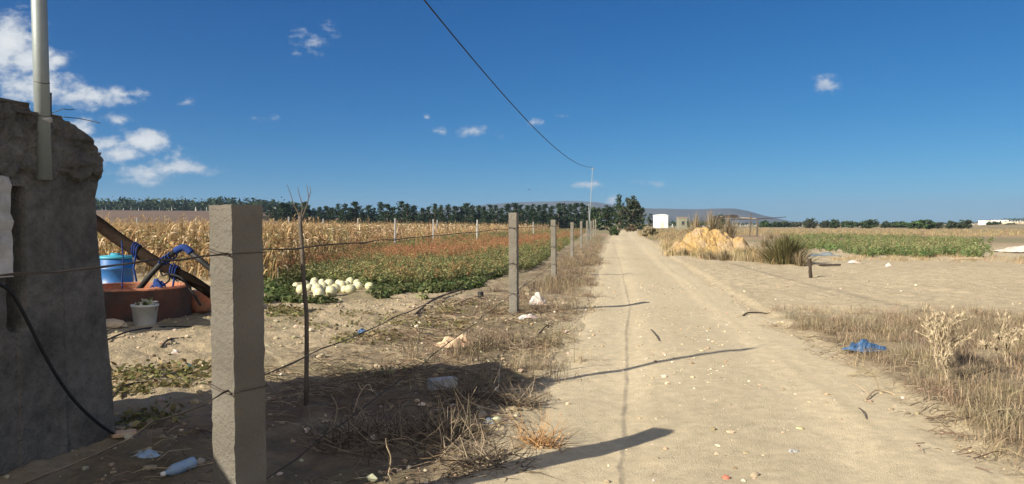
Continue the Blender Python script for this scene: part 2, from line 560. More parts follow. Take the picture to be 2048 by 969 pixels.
def rough_box(sx, sy, sz, seg, amp, seed=0, taper=0, jag=0):
    """box with chipped, uneven faces, base at z=0"""
    bm = bmesh.new()
    bmesh.ops.create_cube(bm, size=1)
    long_e = [e for e in bm.edges if abs(e.verts[0].co.z - e.verts[1].co.z) > .5]
    bmesh.ops.subdivide_edges(bm, edges=long_e, cuts=max(1, int(sz / seg)))
    e2 = [e for e in bm.edges if abs(e.verts[0].co.z - e.verts[1].co.z) < 1e-4]
    bmesh.ops.subdivide_edges(bm, edges=e2, cuts=3, use_grid_fill=True)
    r = random.Random(seed)
    for v in bm.verts:
        x, y, z = v.co
        corner = abs(x) > .49 and abs(y) > .49
        k = 1.0 - taper * (z + .5)
        q = (.965 - .028 * r.random() ** 2) if corner else 1
        v.co = (x * sx * k * q + r.gauss(0, amp), y * sy * k * q + r.gauss(0, amp), (z + .5) * sz + (r.gauss(0, amp * .7 + jag) if z > .49 else 0))
    mb = MB()
    bm.verts.index_update()
    mb.add([v.co.copy() for v in bm.verts], [tuple(v.index for v in f.verts) for f in bm.faces])
    bm.free()
    return mb


def blob(rx, ry, rz_, seed=0, amp=.18, sub=2, flat=.3, colr=(1, 1, 1)):
    """irregular stone / lump"""
    bm = bmesh.new()
    bmesh.ops.create_icosphere(bm, subdivisions=sub, radius=1)
    r = random.Random(seed)
    ph = [Vector((r.gauss(0, 1), r.gauss(0, 1), r.gauss(0, 1))).normalized() for _ in range(7)]
    mb = MB()
    vs = []
    for v in bm.verts:
        n = v.co.normalized()
        k = 1
        for i, p in enumerate(ph):
            d = n.dot(p)
            if d > .55: k -= amp * (d - .55) * 1.6
        k += r.gauss(0, amp * .15)
        q = n * k
        z = max(q.z, -flat)
        vs.append((q.x * rx, q.y * ry, (z + flat) * rz_))
    mb.add(vs, [tuple(v.index for v in f.verts) for f in bm.faces], colr)
    bm.free()
    return mb


def crumple(w, d, h, seed=0, n=12, thick=.004):
    """crumpled sheet: folded, closed, with thickness"""
    r = random.Random(seed)
    rg = np.random.default_rng(seed)
    xs = np.linspace(-1, 1, n); gx, gy = np.meshgrid(xs, xs)
    ph = rg.uniform(0, 6.28, (5, 2)); fr = rg.uniform(1.2, 4.2, (5, 2))
    z = np.zeros_like(gx)
    for i in range(5):
        z += np.abs(np.sin(gx * fr[i, 0] + gy * fr[i, 1] * (-1) ** i + ph[i, 0])) * .3
    z = z * (1.15 - .5 * (gx ** 2 + gy ** 2) ** .5) + rg.normal(0, .06, z.shape)
    z = (z - z.min()) / (z.max() - z.min())
    rim = np.maximum(np.abs(gx), np.abs(gy))
    z = z * (1 - .65 * rim ** 4)
    sh = 1 - .22 * rg.random(gx.shape) * rim
    X = gx * w / 2 * sh + rg.normal(0, w * .012, gx.shape); Y = gy * d / 2 * sh + rg.normal(0, d * .012, gx.shape)
    mb = MB()
    vs = [(X[i, j], Y[i, j], z[i, j] * h) for i in range(n) for j in range(n)]
    fs = [(i * n + j, i * n + j + 1, (i + 1) * n + j + 1, (i + 1) * n + j) for i in range(n - 1) for j in range(n - 1)]
    k = len(vs)
    vs += [(a, b, c - thick) for (a, b, c) in vs]
    fs += [tuple(reversed([q + k for q in f])) for f in fs]
    ring = [j for j in range(n)] + [i * n + n - 1 for i in range(1, n)] + [(n - 1) * n + j for j in range(n - 2, -1, -1)] + [i * n for i in range(n - 2, 0, -1)]
    for a, b in zip(ring, ring[1:] + ring[:1]):
        fs.append((b, a, a + k, b + k))
    mb.add(vs, fs)
    return mb


# ================================================================== THE SETTING
# ---- ground: one polar sheet, fine in front, reaching the horizon
def ground_colour(x, y):
    r = np.hypot(x, y)
    t = road_t(x, y)
    n1 = fbm(x * .35, y * .35, 41, 4); n2 = fbm(x * 1.7, y * 1.7, 47, 4); n3 = fbm(x * .03, y * .03, 53, 4)
    sand = np.array([.475, .40, .27]); yard = np.array([.375, .305, .20]); litter = np.array([.185, .145, .10]); straw = np.array([.40, .315, .185])
    c = np.ones(x.shape + (3,)) * sand
    left = sstep(1.0, 1.3, -t)
    k = left * np.clip(.8 + .5 * n2, 0, 1)
    c = c * (1 - k[..., None]) + yard * k[..., None]
    bank = sstep(1.0, 1.25, -t) * (1 - sstep(2.2, 3.2, -t)) * (1 - sstep(50, 90, y))
    k = bank * np.clip(.5 + 1.0 * n2 + .4 * n1 + .35 * (1 - sstep(7, 9.5, y)), 0, 1)
    c = c * (1 - k[..., None]) + litter * k[..., None]
    pt = left * np.clip(2.2 * fbm(x * .8 + 7, y * .5, 59, 4) - .25, 0, .75) * (1 - sstep(30, 45, r))
    c = c * (1 - pt[..., None]) + np.array([.22, .19, .115]) * pt[..., None]
    # right verge of dry grass
    vg = sstep(1.02, 1.15, t) * (1 - sstep(11.5, 14, y + .12 * (x - 4))) * sstep(0, 1, x - 2)
    k = np.clip(vg * (.75 + .5 * n2), 0, 1)
    c = c * (1 - k[..., None]) + np.array([.26, .205, .135]) * k[..., None]
    # far land
    far = sstep(45, 80, r)
    fieldc = np.where((n3 > .05)[..., None], np.array([.33, .25, .165]), np.array([.24, .215, .13]))
    k = far * (np.abs(t) > 1.3)
    c = c * (1 - k[..., None]) + fieldc * k[..., None]
    return c * (1 + .10 * n1 + .08 * n2)[..., None]


angs = np.concatenate([np.linspace(-180, -50, 40)[:-1], np.linspace(-50, 50, 561), np.linspace(50, 180, 40)[1:-1]])
rad = [.35]
while rad[-1] < 70: rad.append(rad[-1] * 1.0085 + .002)
while rad[-1] < 9000: rad.append(rad[-1] * 1.045)
rad = np.array(rad)
A_, Rr = np.meshgrid(np.radians(angs), rad)
gx, gy = Rr * np.sin(A_), Rr * np.cos(A_)
tt = np.abs(road_t(gx, gy))
gzz = gh(gx, gy) - .03 * (1 - sstep(.80, .98, tt)) * (gy < 318) * (gy > -18)
nr, na = gx.shape
V = np.stack([gx, gy, gzz], -1).reshape(-1, 3)
ii, jj = np.meshgrid(np.arange(nr - 1), np.arange(na), indexing='ij')
j2 = (jj + 1) % na
Fq = np.stack([ii * na + jj, (ii + 1) * na + jj, (ii + 1) * na + j2, ii * na + j2], -1).reshape(-1, 4)[:, ::-1]
C = ground_colour(gx, gy).reshape(-1, 3)
V = np.concatenate([V, [[0, 0, gz(0, 0)]]]); C = np.concatenate([C, C[:1]])
cap = np.array([[j, (j + 1) % na, len(V) - 1, len(V) - 1] for j in range(na)])
ground = np_mesh('ground', V, Fq, C, M['ground'], True)
tag(ground, kind='structure')

# ---- dirt road: its own sheet, edges run out into the earth
yy = [-18.0]
while yy[-1] < 318: yy.append(yy[-1] + max(.045, abs(yy[-1]) * .0085))
yy = np.array(yy)
tt = np.linspace(-1.12, 1.12, 91)
T, Y = np.meshgrid(tt, yy)
L_ = np.interp(Y, RD, RL); R_ = np.interp(Y, RD, RR)
jag = 1 + .11 * fbm(Y * 1.3, T * 0 + 3, 61, 4) * sstep(.55, .95, np.abs(T))
X = (L_ + R_) / 2 + (R_ - L_) / 2 * T * jag
Z = gh(X, Y) + .006 - .03 * sstep(.86, 1.10, np.abs(T) + .16 * fbm(X * 1.3, Y * 1.3, 71, 4))
rc = np.ones(X.shape + (3,)) * np.array([.515, .44, .30])
n2 = fbm(X * 1.2, Y * .5, 81, 4); n1 = fbm(X * .3, Y * .12, 83, 3)
rutm = np.exp(-((np.abs(T + .05) - .48) / .2) ** 2)
rc = rc * (1 + .07 * n2 + .06 * n1 + .07 * rutm - .05 * np.exp(-(T / .2) ** 2))[..., None]
# tyre tread prints: faint repeated bars along both wheel tracks, broken by wear
WX = T * (R_ - L_) / 2
for w0 in (-.80, -.62, .72, .90):
    rc = rc * (1 - .085 * np.exp(-((WX - w0 - .08 * np.sin(Y * .25)) / .06) ** 2) * sstep(.35, .65, vnoise(Y * .6, T * 0 + w0 * 9, 77)))[..., None]
# tyre-swept darker line on the right wheel track
rc = rc * (1 - .10 * np.exp(-((T - .62 - .05 * np.sin(Y * .4)) / .035) ** 2) * (.5 + .5 * vnoise(X * 0, Y * .7, 5)))[..., None]
ny_, nt_ = X.shape
ii, jj = np.meshgrid(np.arange(ny_ - 1), np.arange(nt_ - 1), indexing='ij')
Fq = np.stack([ii * nt_ + jj, ii * nt_ + jj + 1, (ii + 1) * nt_ + jj + 1, (ii + 1) * nt_ + jj], -1).reshape(-1, 4)
road = np_mesh('dirt_road', np.stack([X, Y, Z], -1).reshape(-1, 3), Fq, rc.reshape(-1, 3), M['road'], True)
tag(road, kind='structure')

# ---- ploughed field far left, behind the corn
def sheet(name, poly_xy, m, lift, nx=60, ny=30):
    (x0, y0), (x1, y1), (x2, y2), (x3, y3) = poly_xy
    u, v = np.meshgrid(np.linspace(0, 1, nx), np.linspace(0, 1, ny))
    X = (x0 * (1 - u) + x1 * u) * (1 - v) + (x3 * (1 - u) + x2 * u) * v
    Y = (y0 * (1 - u) + y1 * u) * (1 - v) + (y3 * (1 - u) + y2 * u) * v
    Z = gh(X, Y) + lift
    i, j = np.meshgrid(np.arange(ny - 1), np.arange(nx - 1), indexing='ij')
    Fq = np.stack([i * nx + j, i * nx + j + 1, (i + 1) * nx + j + 1, (i + 1) * nx + j], -1).reshape(-1, 4)
    o = np_mesh(name, np.stack([X, Y, Z], -1).reshape(-1, 3), Fq, np.ones((X.size, 3)), m, True)
    return tag(o, kind='structure')


sheet('ploughed_field', [(-330, 150), (-28, 150), (-110, 385), (-420, 385)], M['plough'], .5)

# ---- distant hills
def ridge(name, pts, d, depth):
    n = len(pts) * 12
    px = np.linspace(pts[0][0], pts[-1][0], n)
    py = np.interp(px, [p[0] for p in pts], [p[1] for p in pts])
    X = (px - CX) / F_PX * d
    H = np.maximum(CAMZ + (HOR - py) / F_PX * d + 4 * fbm(X * .006, X * 0, 91, 4), .3)
    rows = []
    for k, (dy, q) in enumerate([(-depth, 0), (-depth * .6, .35), (-depth * .3, .72), (0, 1), (depth * .5, .5), (depth, -.02)]):
        rows.append(np.stack([X * (1 + dy / d), np.full(n, d + dy) + 20 * fbm(X * .01, X * 0 + k, 5, 3), H * q * (1 + .12 * (q < 1) * fbm(X * .008, X * 0 + k * 3, 9, 4)) - .5], -1))
    V = np.concatenate(rows)
    i, j = np.meshgrid(np.arange(5), np.arange(n - 1), indexing='ij')
    Fq = np.stack([i * n + j, i * n + j + 1, (i + 1) * n + j + 1, (i + 1) * n + j], -1).reshape(-1, 4)
    return tag(np_mesh(name, V, Fq, np.ones((len(V), 3)), M['hill'], True), kind='structure')


ridge('hill', [(700, 446), (800, 428), (900, 414), (1000, 408), (1060, 404), (1130, 402), (1190, 405), (1230, 412), (1300, 430), (1340, 446)], 3600, 600)
ridge('hill', [(1130, 446), (1200, 424), (1270, 418), (1330, 417), (1400, 418), (1470, 418), (1495, 423), (1525, 432), (1580, 443), (1640, 447)], 3000, 500)

# ================================================================== LARGE THINGS
# ---- ruined wall at the left, with the light pole built into it
A = Vector((-2.90, 5.5, 0)); DIRU = Vector((-.30, -.954, 0)).normalized(); NOUT = Vector((.954, -.30, 0)).normalized()


def wall_top(u):
    return float(np.interp(u, [0, .06, .13, .236, .3, .46, .56, .63, .786, 1.4, 3.1, 3.4, 4.4], [1.98, 2.06, 2.12, 2.20, 2.24, 2.23, 2.24, 2.30, 2.28, 2.25, 2.22, 2.0, 1.95]))


rw = empty('ruined_wall', A + Vector((0, 0, 0)), 0, 'broken dark masonry wall with jagged top standing in shade beside the light pole', 'wall')
B = Vector((-3.22, 5.92, 0)); C2 = Vector((-4.15, 6.05, 0)); LW = 4.3; E = A + DIRU * LW; D2 = E - NOUT * .55
per = []
def seg(p, q, n, w):
    for i in range(n):
        per.append((p.lerp(q, i / n), w, i / n))
seg(E, A, 260, 'face'); seg(A, B, 26, 'end'); seg(B, C2, 14, 'back'); seg(C2, D2, 40, 'rear'); seg(D2, E, 8, 'near')
NZ = 110
mb = MB()
vs = []
n = len(per)
for k in range(NZ + 1):
    for i, (p, w, f) in enumerate(per):
        if w == 'face': u = LW * (1 - f); top = wall_top(u)
        elif w == 'end': u = 0; top = 1.98 + .1 * f
        elif w == 'back': u = 0; top = 2.08 + .1 * f
        else: u = 1; top = 2.2
        top += .05 * float(fbm(np.array([p.x * 9]), np.array([p.y * 9 + 4]), 3, 3)[0]) + .02 * float(vnoise(np.array([p.x * 30]), np.array([p.y * 30]), 8)[0])
        z = -.1 + (top + .1) * k / NZ
        q = p.copy()
        nx = (.04 if z > 1.84 else .010) * float(fbm(np.array([p.x * 5 + p.y * 4]), np.array([z * 5]), 13, 4)[0]) + (.035 if z > 1.84 else .006) * float(fbm(np.array([p.x * 19 + p.y * 15]), np.array([z * 22]), 15, 4)[0])
        near_end = max(0, 1 - u / .5) if w == 'face' else (1 if w in ('end', 'back') else 0)
        dx = float(np.interp(z, [0, .5, 1.0, 1.45, 1.72, 1.9, 1.97, 2.05], [.07, .035, -.005, -.045, -.06, -.025, .0, -.01]))
        if w in ('end', 'back') or (w == 'end' and f > .2):
            q.y += .28 * float(sstep(1.5, 1.95, z)) * (f if w == 'end' else 1 - f); q.x -= .06 * float(sstep(1.5, 1.95, z)) * (f if w == 'end' else 1 - f)
        q.x += dx * near_end + nx * NOUT.x
        q.y += nx * NOUT.y
        if w == 'face':
            notch = min(1, max(0, 1.6 * (1 - abs(u - .70) / .06))) * (1 if .9 < z + .04 * math.sin(z * 29) < 1.82 else 0)
            q -= NOUT * .22 * notch
            if z > 1.86 + .03 * math.sin(u * 23): q += NOUT * .035
            elif .35 < u < .69 and z < 1.80 + .05 * math.sin(u * 31 + 1): q += NOUT * .014
        vs.append((q.x - A.x, q.y - A.y, z))
fs = []
for k in range(NZ):
    for i in range(n):
        fs.append((k * n + i, k * n + (i + 1) % n, (k + 1) * n + (i + 1) % n, (k + 1) * n + i))
cx_ = sum(v[0] for v in vs[-n:]) / n; cy_ = sum(v[1] for v in vs[-n:]) / n
inner = [(v[0] * .6 + cx_ * .4, v[1] * .6 + cy_ * .4, v[2] + .03 * math.sin(i * .9)) for i, v in enumerate(vs[-n:])]
o0 = len(vs)
vs += inner + [(cx_, cy_, 2.25)]
for i in range(n):
    fs.append((NZ * n + i, NZ * n + (i + 1) % n, o0 + (i + 1) % n, o0 + i)); fs.append((o0 + i, o0 + (i + 1) % n, o0 + n))
mb.add(vs, fs)
mb.build('masonry', M['wall'], rw)
pp = rough_box(.05, .44, .62, .06, .006, 4)
po = pp.build('white_plaster_patch', M['plaster'], rw, loc=A + DIRU * .965 + NOUT * .015 + Vector((0, 0, 1.22)) - A)
po.rotation_euler = (0, 0, math.atan2(NOUT.y, NOUT.x))
po['label'] = 'white plaster patch beside the dark crack'
mo = blob(.075, .06, .03, 3, .3); mo.build('mortar_collar', M['plaster'], rw, loc=(A + DIRU * .5 + NOUT * .04 + Vector((0, 0, 2.2))) - A)

pole = empty('light_pole', A + DIRU * .514 + NOUT * .022 + Vector((0, 0, 1.83)), 0, 'tall pale grey steel pole fixed to the top of the broken wall', 'pole')
pb = MB(); pb.tube([(0.012, 0, 0), (.0, 0, .9), (-.02, 0, 2.17)], .046, 20); pb.build('shaft', M['galv'], pole, True)
for zz in (.41, .62):
    pb = MB(); pb.tube([(.046 * math.cos(a) + .006, .046 * math.sin(a), zz + .006 * math.sin(2 * a)) for a in np.linspace(0, 6.28, 18)], .0025, 4)
    pb.build('tie_wire', M['wire'], pole)
pb = MB(); pb.tube([(-.02, 0, 2.13), (.10, .06, 2.16), (.28, .12, 2.10), (.42, .26, 2.2)], .006, 5); pb.build('loose_wire', M['wire'], pole); pb = MB(); pb.tube([(-.02, 0, 2.15), (.02, .1, 2.3), (.10, .2, 2.45), (.16, .25, 2.44)], .006, 5)
pb.build('loose_wire', M['wire'], pole)

rb = empty('rebar_stub', at(104, 243, 5.12), 0, 'short black iron rod sticking up from the wall top beside the pole', 'rebar')
b = MB(); b.tube([(0, 0, -.06), (0, 0, .09), (0.002, 0, .185)], .0095, 8); b.build('rod', M['iron'], rb)
b = MB()
b.tube([at(x, y, 5.12) - rb.location for x, y in [(104, 228), (118, 224), (128, 219), (140, 221), (152, 220)]], .0025, 5)
b.tube([at(x, y, 5.12) - rb.location for x, y in [(104, 229), (112, 231), (128, 235), (160, 238), (185, 243), (204, 247)]], .0028, 5)
b.build('binding_wire', M['wire'], rb)

# black cable hanging down the wall face
cb = MB()
cpts = [(-60, 545), (-10, 566), (20, 585), (45, 628), (75, 690), (110, 755), (150, 810), (195, 852), (238, 880)]
cp3 = []
for i, (x, y) in enumerate(cpts):
    ra = (x - CX) / F_PX
    u = (A.x - ra * A.y) / (ra * DIRU.y - DIRU.x)
    P = A + DIRU * u
    q = at(x, y, P.y - .12)
    cp3.append(q)
def smooth_path(pts, k=6):
    pts = [Vector(p) for p in pts]; out = []
    for i in range(len(pts) - 1):
        p0, p1, p2, p3 = pts[max(i - 1, 0)], pts[i], pts[i + 1], pts[min(i + 2, len(pts) - 1)]
        for j in range(k):
            t = j / k
            out.append(.5 * ((2 * p1) + (p2 - p0) * t + (2 * p0 - 5 * p1 + 4 * p2 - p3) * t * t + (3 * p1 - p0 - 3 * p2 + p3) * t ** 3))
    out.append(pts[-1]); return out
cb.tube(smooth_path(cp3), .011, 7)
tag(cb.build('cable', M['rubber'], smooth=True), 'black cable drooping down the shaded face of the broken wall', 'cable')

# unseen block wall added beyond the ruin to cast shade on the well
lw = rough_box(2.35, .2, 1.5, .12, .008, 21).build('added_shade_wall', M['slab'])
lw.location = (-7.25, 10.75, gz(-7.2, 10.7) - .05); lw.rotation_euler = (0, 0, math.atan2(1.5, -1.25))
tag(lw, 'unseen low block wall added behind the ruined wall to shade the well', 'wall')

# ---- concrete fence posts
def post(base, s, H, heading, lean, label, ties=(), amp=.003, seg=.045, seed=0):
    r = empty('concrete_post', base, 0, label, 'fence post', 'concrete posts of the roadside fence')
    r.rotation_euler = (lean[1], lean[0], -R(heading))
    sh = rough_box(s, s, H + .12, seg, amp, seed)
    o = sh.build('shaft', M['concrete'], r, loc=(0, 0, -.12))
    for (z, kx) in ties:
        b = MB(); h = s / 2 + .004
        b.tube([(-h, -h, z + .03), (0, -h - .004, z + .012), (h, -h, z + .004), (h, h, z + .006), (-h, h, z + .012), (-h, -h, z + .016), (0, -h - .004, z + .002), (h, -h, z - .008)], .0022, 4)
        b.build('tie_wire', M['wire'], r)
    return r


FP = []                                                   # (x, y) of the fence line, near to far
p1 = (-1.345, 3.8)
specs = [((478, None), p1, .186, 34.6, 'nearest thick concrete fence post, in front of the dry corn'),
         ((1028, 630), None, .142, 16, 'second concrete fence post, with a white bag at its foot'),
         ((1108, 556), None, .14, 15, 'third concrete fence post along the track, rough top'),
         ((1144, 518), None, .14, 13, 'fourth concrete fence post from the camera along the track'),
         ((1163, 499), None, .14, 12, 'fifth concrete fence post from the camera along the track'),
         ((1174, 487), None, .15, 12, 'sixth concrete fence post from the camera, far down the track'),
         ((1182, 479), None, .15, 12, 'seventh concrete fence post from the camera, far down the track'),
         ((1187, 473), None, .16, 12, 'last but one concrete fence post, far down the track'),
         ((1191, 470), None, .17, 12, 'last concrete fence post, far down the track near the trees')]
tops = [411, 426, 440, 445, 443, 442, 442, 441, 439]
for i, ((px, py), xy, s, hd, lab) in enumerate(specs):
    if xy is None:
        g = G(px, py); xy = (g.x, g.y)
    x, y = xy
    z = gz(x, y)
    H = CAMZ + (HOR - tops[i]) / F_PX * y - z
    ties = [(1.40 - z, 0), (.735 - z, 0)] if i == 0 else ([(1.465 - z, 0), (.86 - z, 0), (.36 - z, 0)] if i < 3 else ())
    post((x, y, z), s, H, hd, (R(-.55) if i == 0 else R(random.uniform(-.8, .8)), 0), lab, ties, .0014, .03 if i < 2 else .1, i)
    FP.append((x, y, z))

# ---- fence wires, three strands
def strand(zs, label, sag, seedn, r=.0036):
    fr = random.Random(seedn)
    pts = []
    prev = (FP[0][0] - .148 * 4.4 - .0, FP[0][1] - 4.4)
    nodes = [(prev[0], prev[1], zs[0] - .03)] + [(FP[i][0] - .02, FP[i][1] - (.15 if i == 0 else .09), zs[min(i, len(zs) - 1)] + FP[i][2] * .5) for i in range(len(FP))]
    for a, b_ in zip(nodes, nodes[1:]):
        a = Vector(a); b_ = Vector(b_)
        n = 24
        for k in range(n):
            t = k / n
            p = a.lerp(b_, t)
            p.z -= sag * 4 * t * (1 - t)
            p += Vector((fr.gauss(0, .004), 0, fr.gauss(0, .005)))
            pts.append(p)
    pts.append(Vector(nodes[-1]))
    mb = MB()
    mb.tube(pts, r, 5)
    # second twisted strand round the first
    tw = []
    for k, p in enumerate(pts[:72]):
        tw.append(p + Vector((.006 * math.cos(k * 1.9), 0, .006 * math.sin(k * 1.9))))
    mb.tube(tw, r * .7, 4)
    return tag(mb.build('fence_wire', M['wire']), label, 'fence wire', 'wire strands of the roadside fence')


strand([1.41, 1.47, 1.47], 'top wire strand of the roadside fence, crossing the posts near their tops', .012, 1)
strand([.745, .87, .9], 'middle wire strand of the fence, crossing the nearest post above the debris', .012, 2)
strand([.20, .36, .4], 'lowest wire strand of the fence, close to the ground', .02, 3)

# ---- crooked stick used as a fence stake, dry twigs at its top
gs = G(610, 812)
st = empty('stick_stake', gs, 0, 'crooked dark wooden stake with dry twigs standing behind the nearest post', 'stake')
b = MB()
sp = [(610, 826), (611, 760), (612, 690), (612, 630), (607, 565), (604, 500), (601, 455), (600, 433)]
b.tube([at(x, y, gs.y) - gs for x, y in sp], [.020, .019, .0185, .018, .018, .0175, .017, .016], 9)
b.build('stem', M['greybark'], st, True)
for tw in ([(601, 436), (596, 425), (588, 410), (583, 393), (575, 370)], [(602, 436), (605, 420), (604, 406), (599, 390), (596, 375)],
           [(603, 440), (613, 415), (618, 396), (616, 382), (614, 371)]):
    b = MB(); b.tube([at(x, y, gs.y) - gs for x, y in tw], [.006, .005, .004, .003, .002], 5)
    if tw[0][0] == 603: b.tube([at(x, y, gs.y) - gs for x, y in [(618, 396), (622, 384), (620, 373)]], [.004, .003, .002], 5)
    b.build('twig', M['greybark'], st)

# ---- overhead cable, far poles
def far_pole(px, base_d, top_py, lean_px, label, r0):
    x = (px - CX) / F_PX * base_d; z = gz(x, base_d)
    e = empty('utility_pole', (x, base_d, z), 0, label, 'utility pole')
    topv = at(px + lean_px, top_py, base_d) - Vector((x, base_d, z))
    b = MB(); b.tube([(0, 0, -.2), topv * .5, topv], [r0, r0 * .85, r0 * .7], 10); b.build('shaft', M['polegrey'], e, True)
    b = MB(); b.tube([topv + Vector((-.22, 0, -.15)), topv + Vector((.22, 0, -.15))], .025, 6); b.build('crossarm', M['polegrey'], e)
    return e.location + topv


TOPF = far_pole(1177, 75, 335, 8, 'tall thin pale pole beside the far fence posts, carrying the overhead cable', .042)
far_pole(1179.5, 112, 408, -2, 'shorter thin pole behind the tall cable pole near the trees', .065)
b = MB()
cab = []
for d in np.concatenate([np.linspace(-8, 20, 30), np.linspace(21, 75, 60)]):
    x = TOPF.x - (75 - d) * .1678
    z = 5.7 + (TOPF.z - 5.7) / 1089 * (d - 42) ** 2
    cab.append((x, d, z - .0))
b.tube(cab, .017, 6)
for k in range(0, len(cab) - 1):
    pass
tag(b.build('overhead_cable', M['rubber'], smooth=True), 'black overhead cable sagging across the blue sky to the far pole', 'cable')

# ================================================================== TREES
def leaf_quads(mb, c, n, spread, size, cols, flat=.6, r=random):
    for _ in range(n):
        p = Vector((r.gauss(0, spread[0]), r.gauss(0, spread[1]), r.gauss(0, spread[2]))) + c
        a = Vector((r.gauss(0, 1), r.gauss(0, 1), r.gauss(0, flat))).normalized()
        bb = a.orthogonal().normalized()
        bb.rotate(Quaternion(a, r.uniform(0, 6.28)))
        s = size * r.uniform(.6, 1.4)
        k = r.choice(cols); q = r.uniform(.75, 1.3)
        mb.add([p - a * s, p + bb * s * .45, p + a * s, p - bb * s * .45], [(0, 1, 2, 3)], tuple(v * q for v in k))


CON = [(.020, .038, .020), (.028, .052, .026), (.040, .068, .030), (.016, .030, .018)]
def conifer(seed, H):
    r = random.Random(seed)
    e = empty('conifer', (0, 0, 0))
    t = MB(); t.tube([(0, 0, -.2), (r.gauss(0, .05), r.gauss(0, .05), H * .5), (r.gauss(0, .1), r.gauss(0, .1), H * .97)], [.13, .09, .02], 7)
    t.build('trunk', M['bark'], e)
    c = MB()
    z = .35
    while z < H * .97:
        f = 1 - z / H
        L = (.25 + 1.9 * f ** .75) * r.uniform(.55, 1.2)
        for k in range(r.randint(3, 5)):
            a = r.uniform(0, 6.28); l = L * r.uniform(.5, 1.1); up = r.uniform(-.05, .5)
            for s in np.linspace(.25, 1, 5):
                ctr = Vector((math.cos(a) * l * s, math.sin(a) * l * s, z + up * l * s * s))
                leaf_quads(c, ctr, 5, (.16, .16, .10), .17, CON, .8, r)
        z += r.uniform(.22, .5)
    leaf_quads(c, Vector((0, 0, H * .97)), 10, (.06, .06, .22), .14, CON, 2, r)
    c.build('crown', M['crown'], e)
    return e


protos = [conifer(s, h) for s, h in ((1, 6.0), (2, 5.4), (3, 6.6), (4, 5.0), (5, 5.8))]
con_spots = []
tops_px = {  # silhouettes noted along the line: pixel x -> pixel y of the top
    565: 405, 575: 407, 592: 406, 610: 404, 628: 416, 640: 414, 652: 412, 664: 415, 676: 408, 690: 407, 701: 415, 711: 403, 725: 418, 737: 411, 748: 415, 762: 404,
    775: 408, 788: 414, 804: 403, 815: 407, 828: 411, 845: 416, 858: 413, 870: 408, 883: 410, 897: 409, 910: 412, 922: 414, 932: 407, 945: 410, 958: 411, 968: 413, 980: 409,
    992: 411, 1003: 415, 1016: 408, 1030: 406, 1042: 409, 1054: 411, 1066: 408, 1078: 410, 1090: 408, 1103: 412, 1117: 407, 1128: 406, 1140: 408, 1152: 406, 1165: 406, 1176: 412, 1188: 414}
for i, (px, py) in enumerate(sorted(tops_px.items())):
    d = 205 + (px - 560) * .0 + random.uniform(-12, 14)
    x = (px - CX) / F_PX * d
    z = gz(x, d)
    Ht = CAMZ + (HOR - py) / F_PX * d - z
    src = protos[i % 5]
    H0 = (6.0, 5.4, 6.6, 5.0, 5.8)[i % 5]
    o = src if i < 5 else copy_tree(src)
    k = Ht / H0
    o.location = (x, d, z); o.scale = (k * random.uniform(.95, 1.35),) * 2 + (k,)
    o.rotation_euler = (0, 0, random.uniform(0, 6.28))
    side = 'left half' if px < 800 else ('middle' if px < 1000 else 'right half')
    tag(o, 'dark spiky conifer in the %s of the tree line behind the corn' % side, 'conifer', 'conifers in the tree line, ' + side)
# second rank of lower conifers closing the gaps between trunks
for i in range(64):
    px = 540 + i * 10.3 + random.uniform(-4, 4); d = 222 + random.uniform(-6, 10)
    x = (px - CX) / F_PX * d; z = gz(x, d)
    o = copy_tree(protos[(i * 3 + 1) % 5])
    k = random.uniform(.66, .86)
    o.location = (x, d, z); o.scale = (k * 2.1, k * 2.1, k); o.rotation_euler = (0, 0, random.uniform(0, 6.28))
    tag(o, 'low broad conifer in the rear rank of the dark tree line', 'conifer', 'low conifers in the rear rank of the tree line')


def broadleaf(name, base, H, W, lobes, cols, label, cat='tree', n=2600, leaf=.2, trunk=.16, group=None, seed=0, trunk_h=.4, m='bark'):
    r = random.Random(seed)
    e = empty(name, base, 0, label, cat, group)
    t = MB(); t.tube([(0, 0, -.2), (r.gauss(0, .08), 0, H * trunk_h), (r.gauss(0, .15), r.gauss(0, .1), H * .8)], [trunk, trunk * .7, trunk * .15], 8)
    for _ in range(5):
        a = r.uniform(0, 6.28); z0 = H * r.uniform(.25, .5)
        t.tube([(0, 0, z0), (math.cos(a) * W * .2, math.sin(a) * W * .2, z0 + H * .15), (math.cos(a) * W * .36, math.sin(a) * W * .36, z0 + H * .3)], [trunk * .45, trunk * .3, trunk * .1], 6)
    t.build('trunk', M[m], e)
    c = MB()
    tot = sum(l[3] * l[4] for l in lobes)
    for (lx, ly, lz, lw, lh) in lobes:
        k = int(n * lw * lh / tot)
        cl = max(6, k // 22)
        for q in range(cl):
            a = r.uniform(0, 6.28); b_ = math.acos(r.uniform(-1, 1)); rr = r.uniform(.55, 1.0)
            p = Vector((lx * W + lw * W * rr * math.sin(b_) * math.cos(a), ly * W + lw * W * rr * math.sin(b_) * math.sin(a), lz * H + lh * H * rr * math.cos(b_)))
            tone = r.uniform(.65, 1.35)
            leaf_quads(c, p, 22, (lw * W * .16,) * 2 + (lh * H * .13,), leaf, [tuple(v * tone for v in cc) for cc in cols], .8, r)
    c.build('crown', M['crown'], e)
    return e


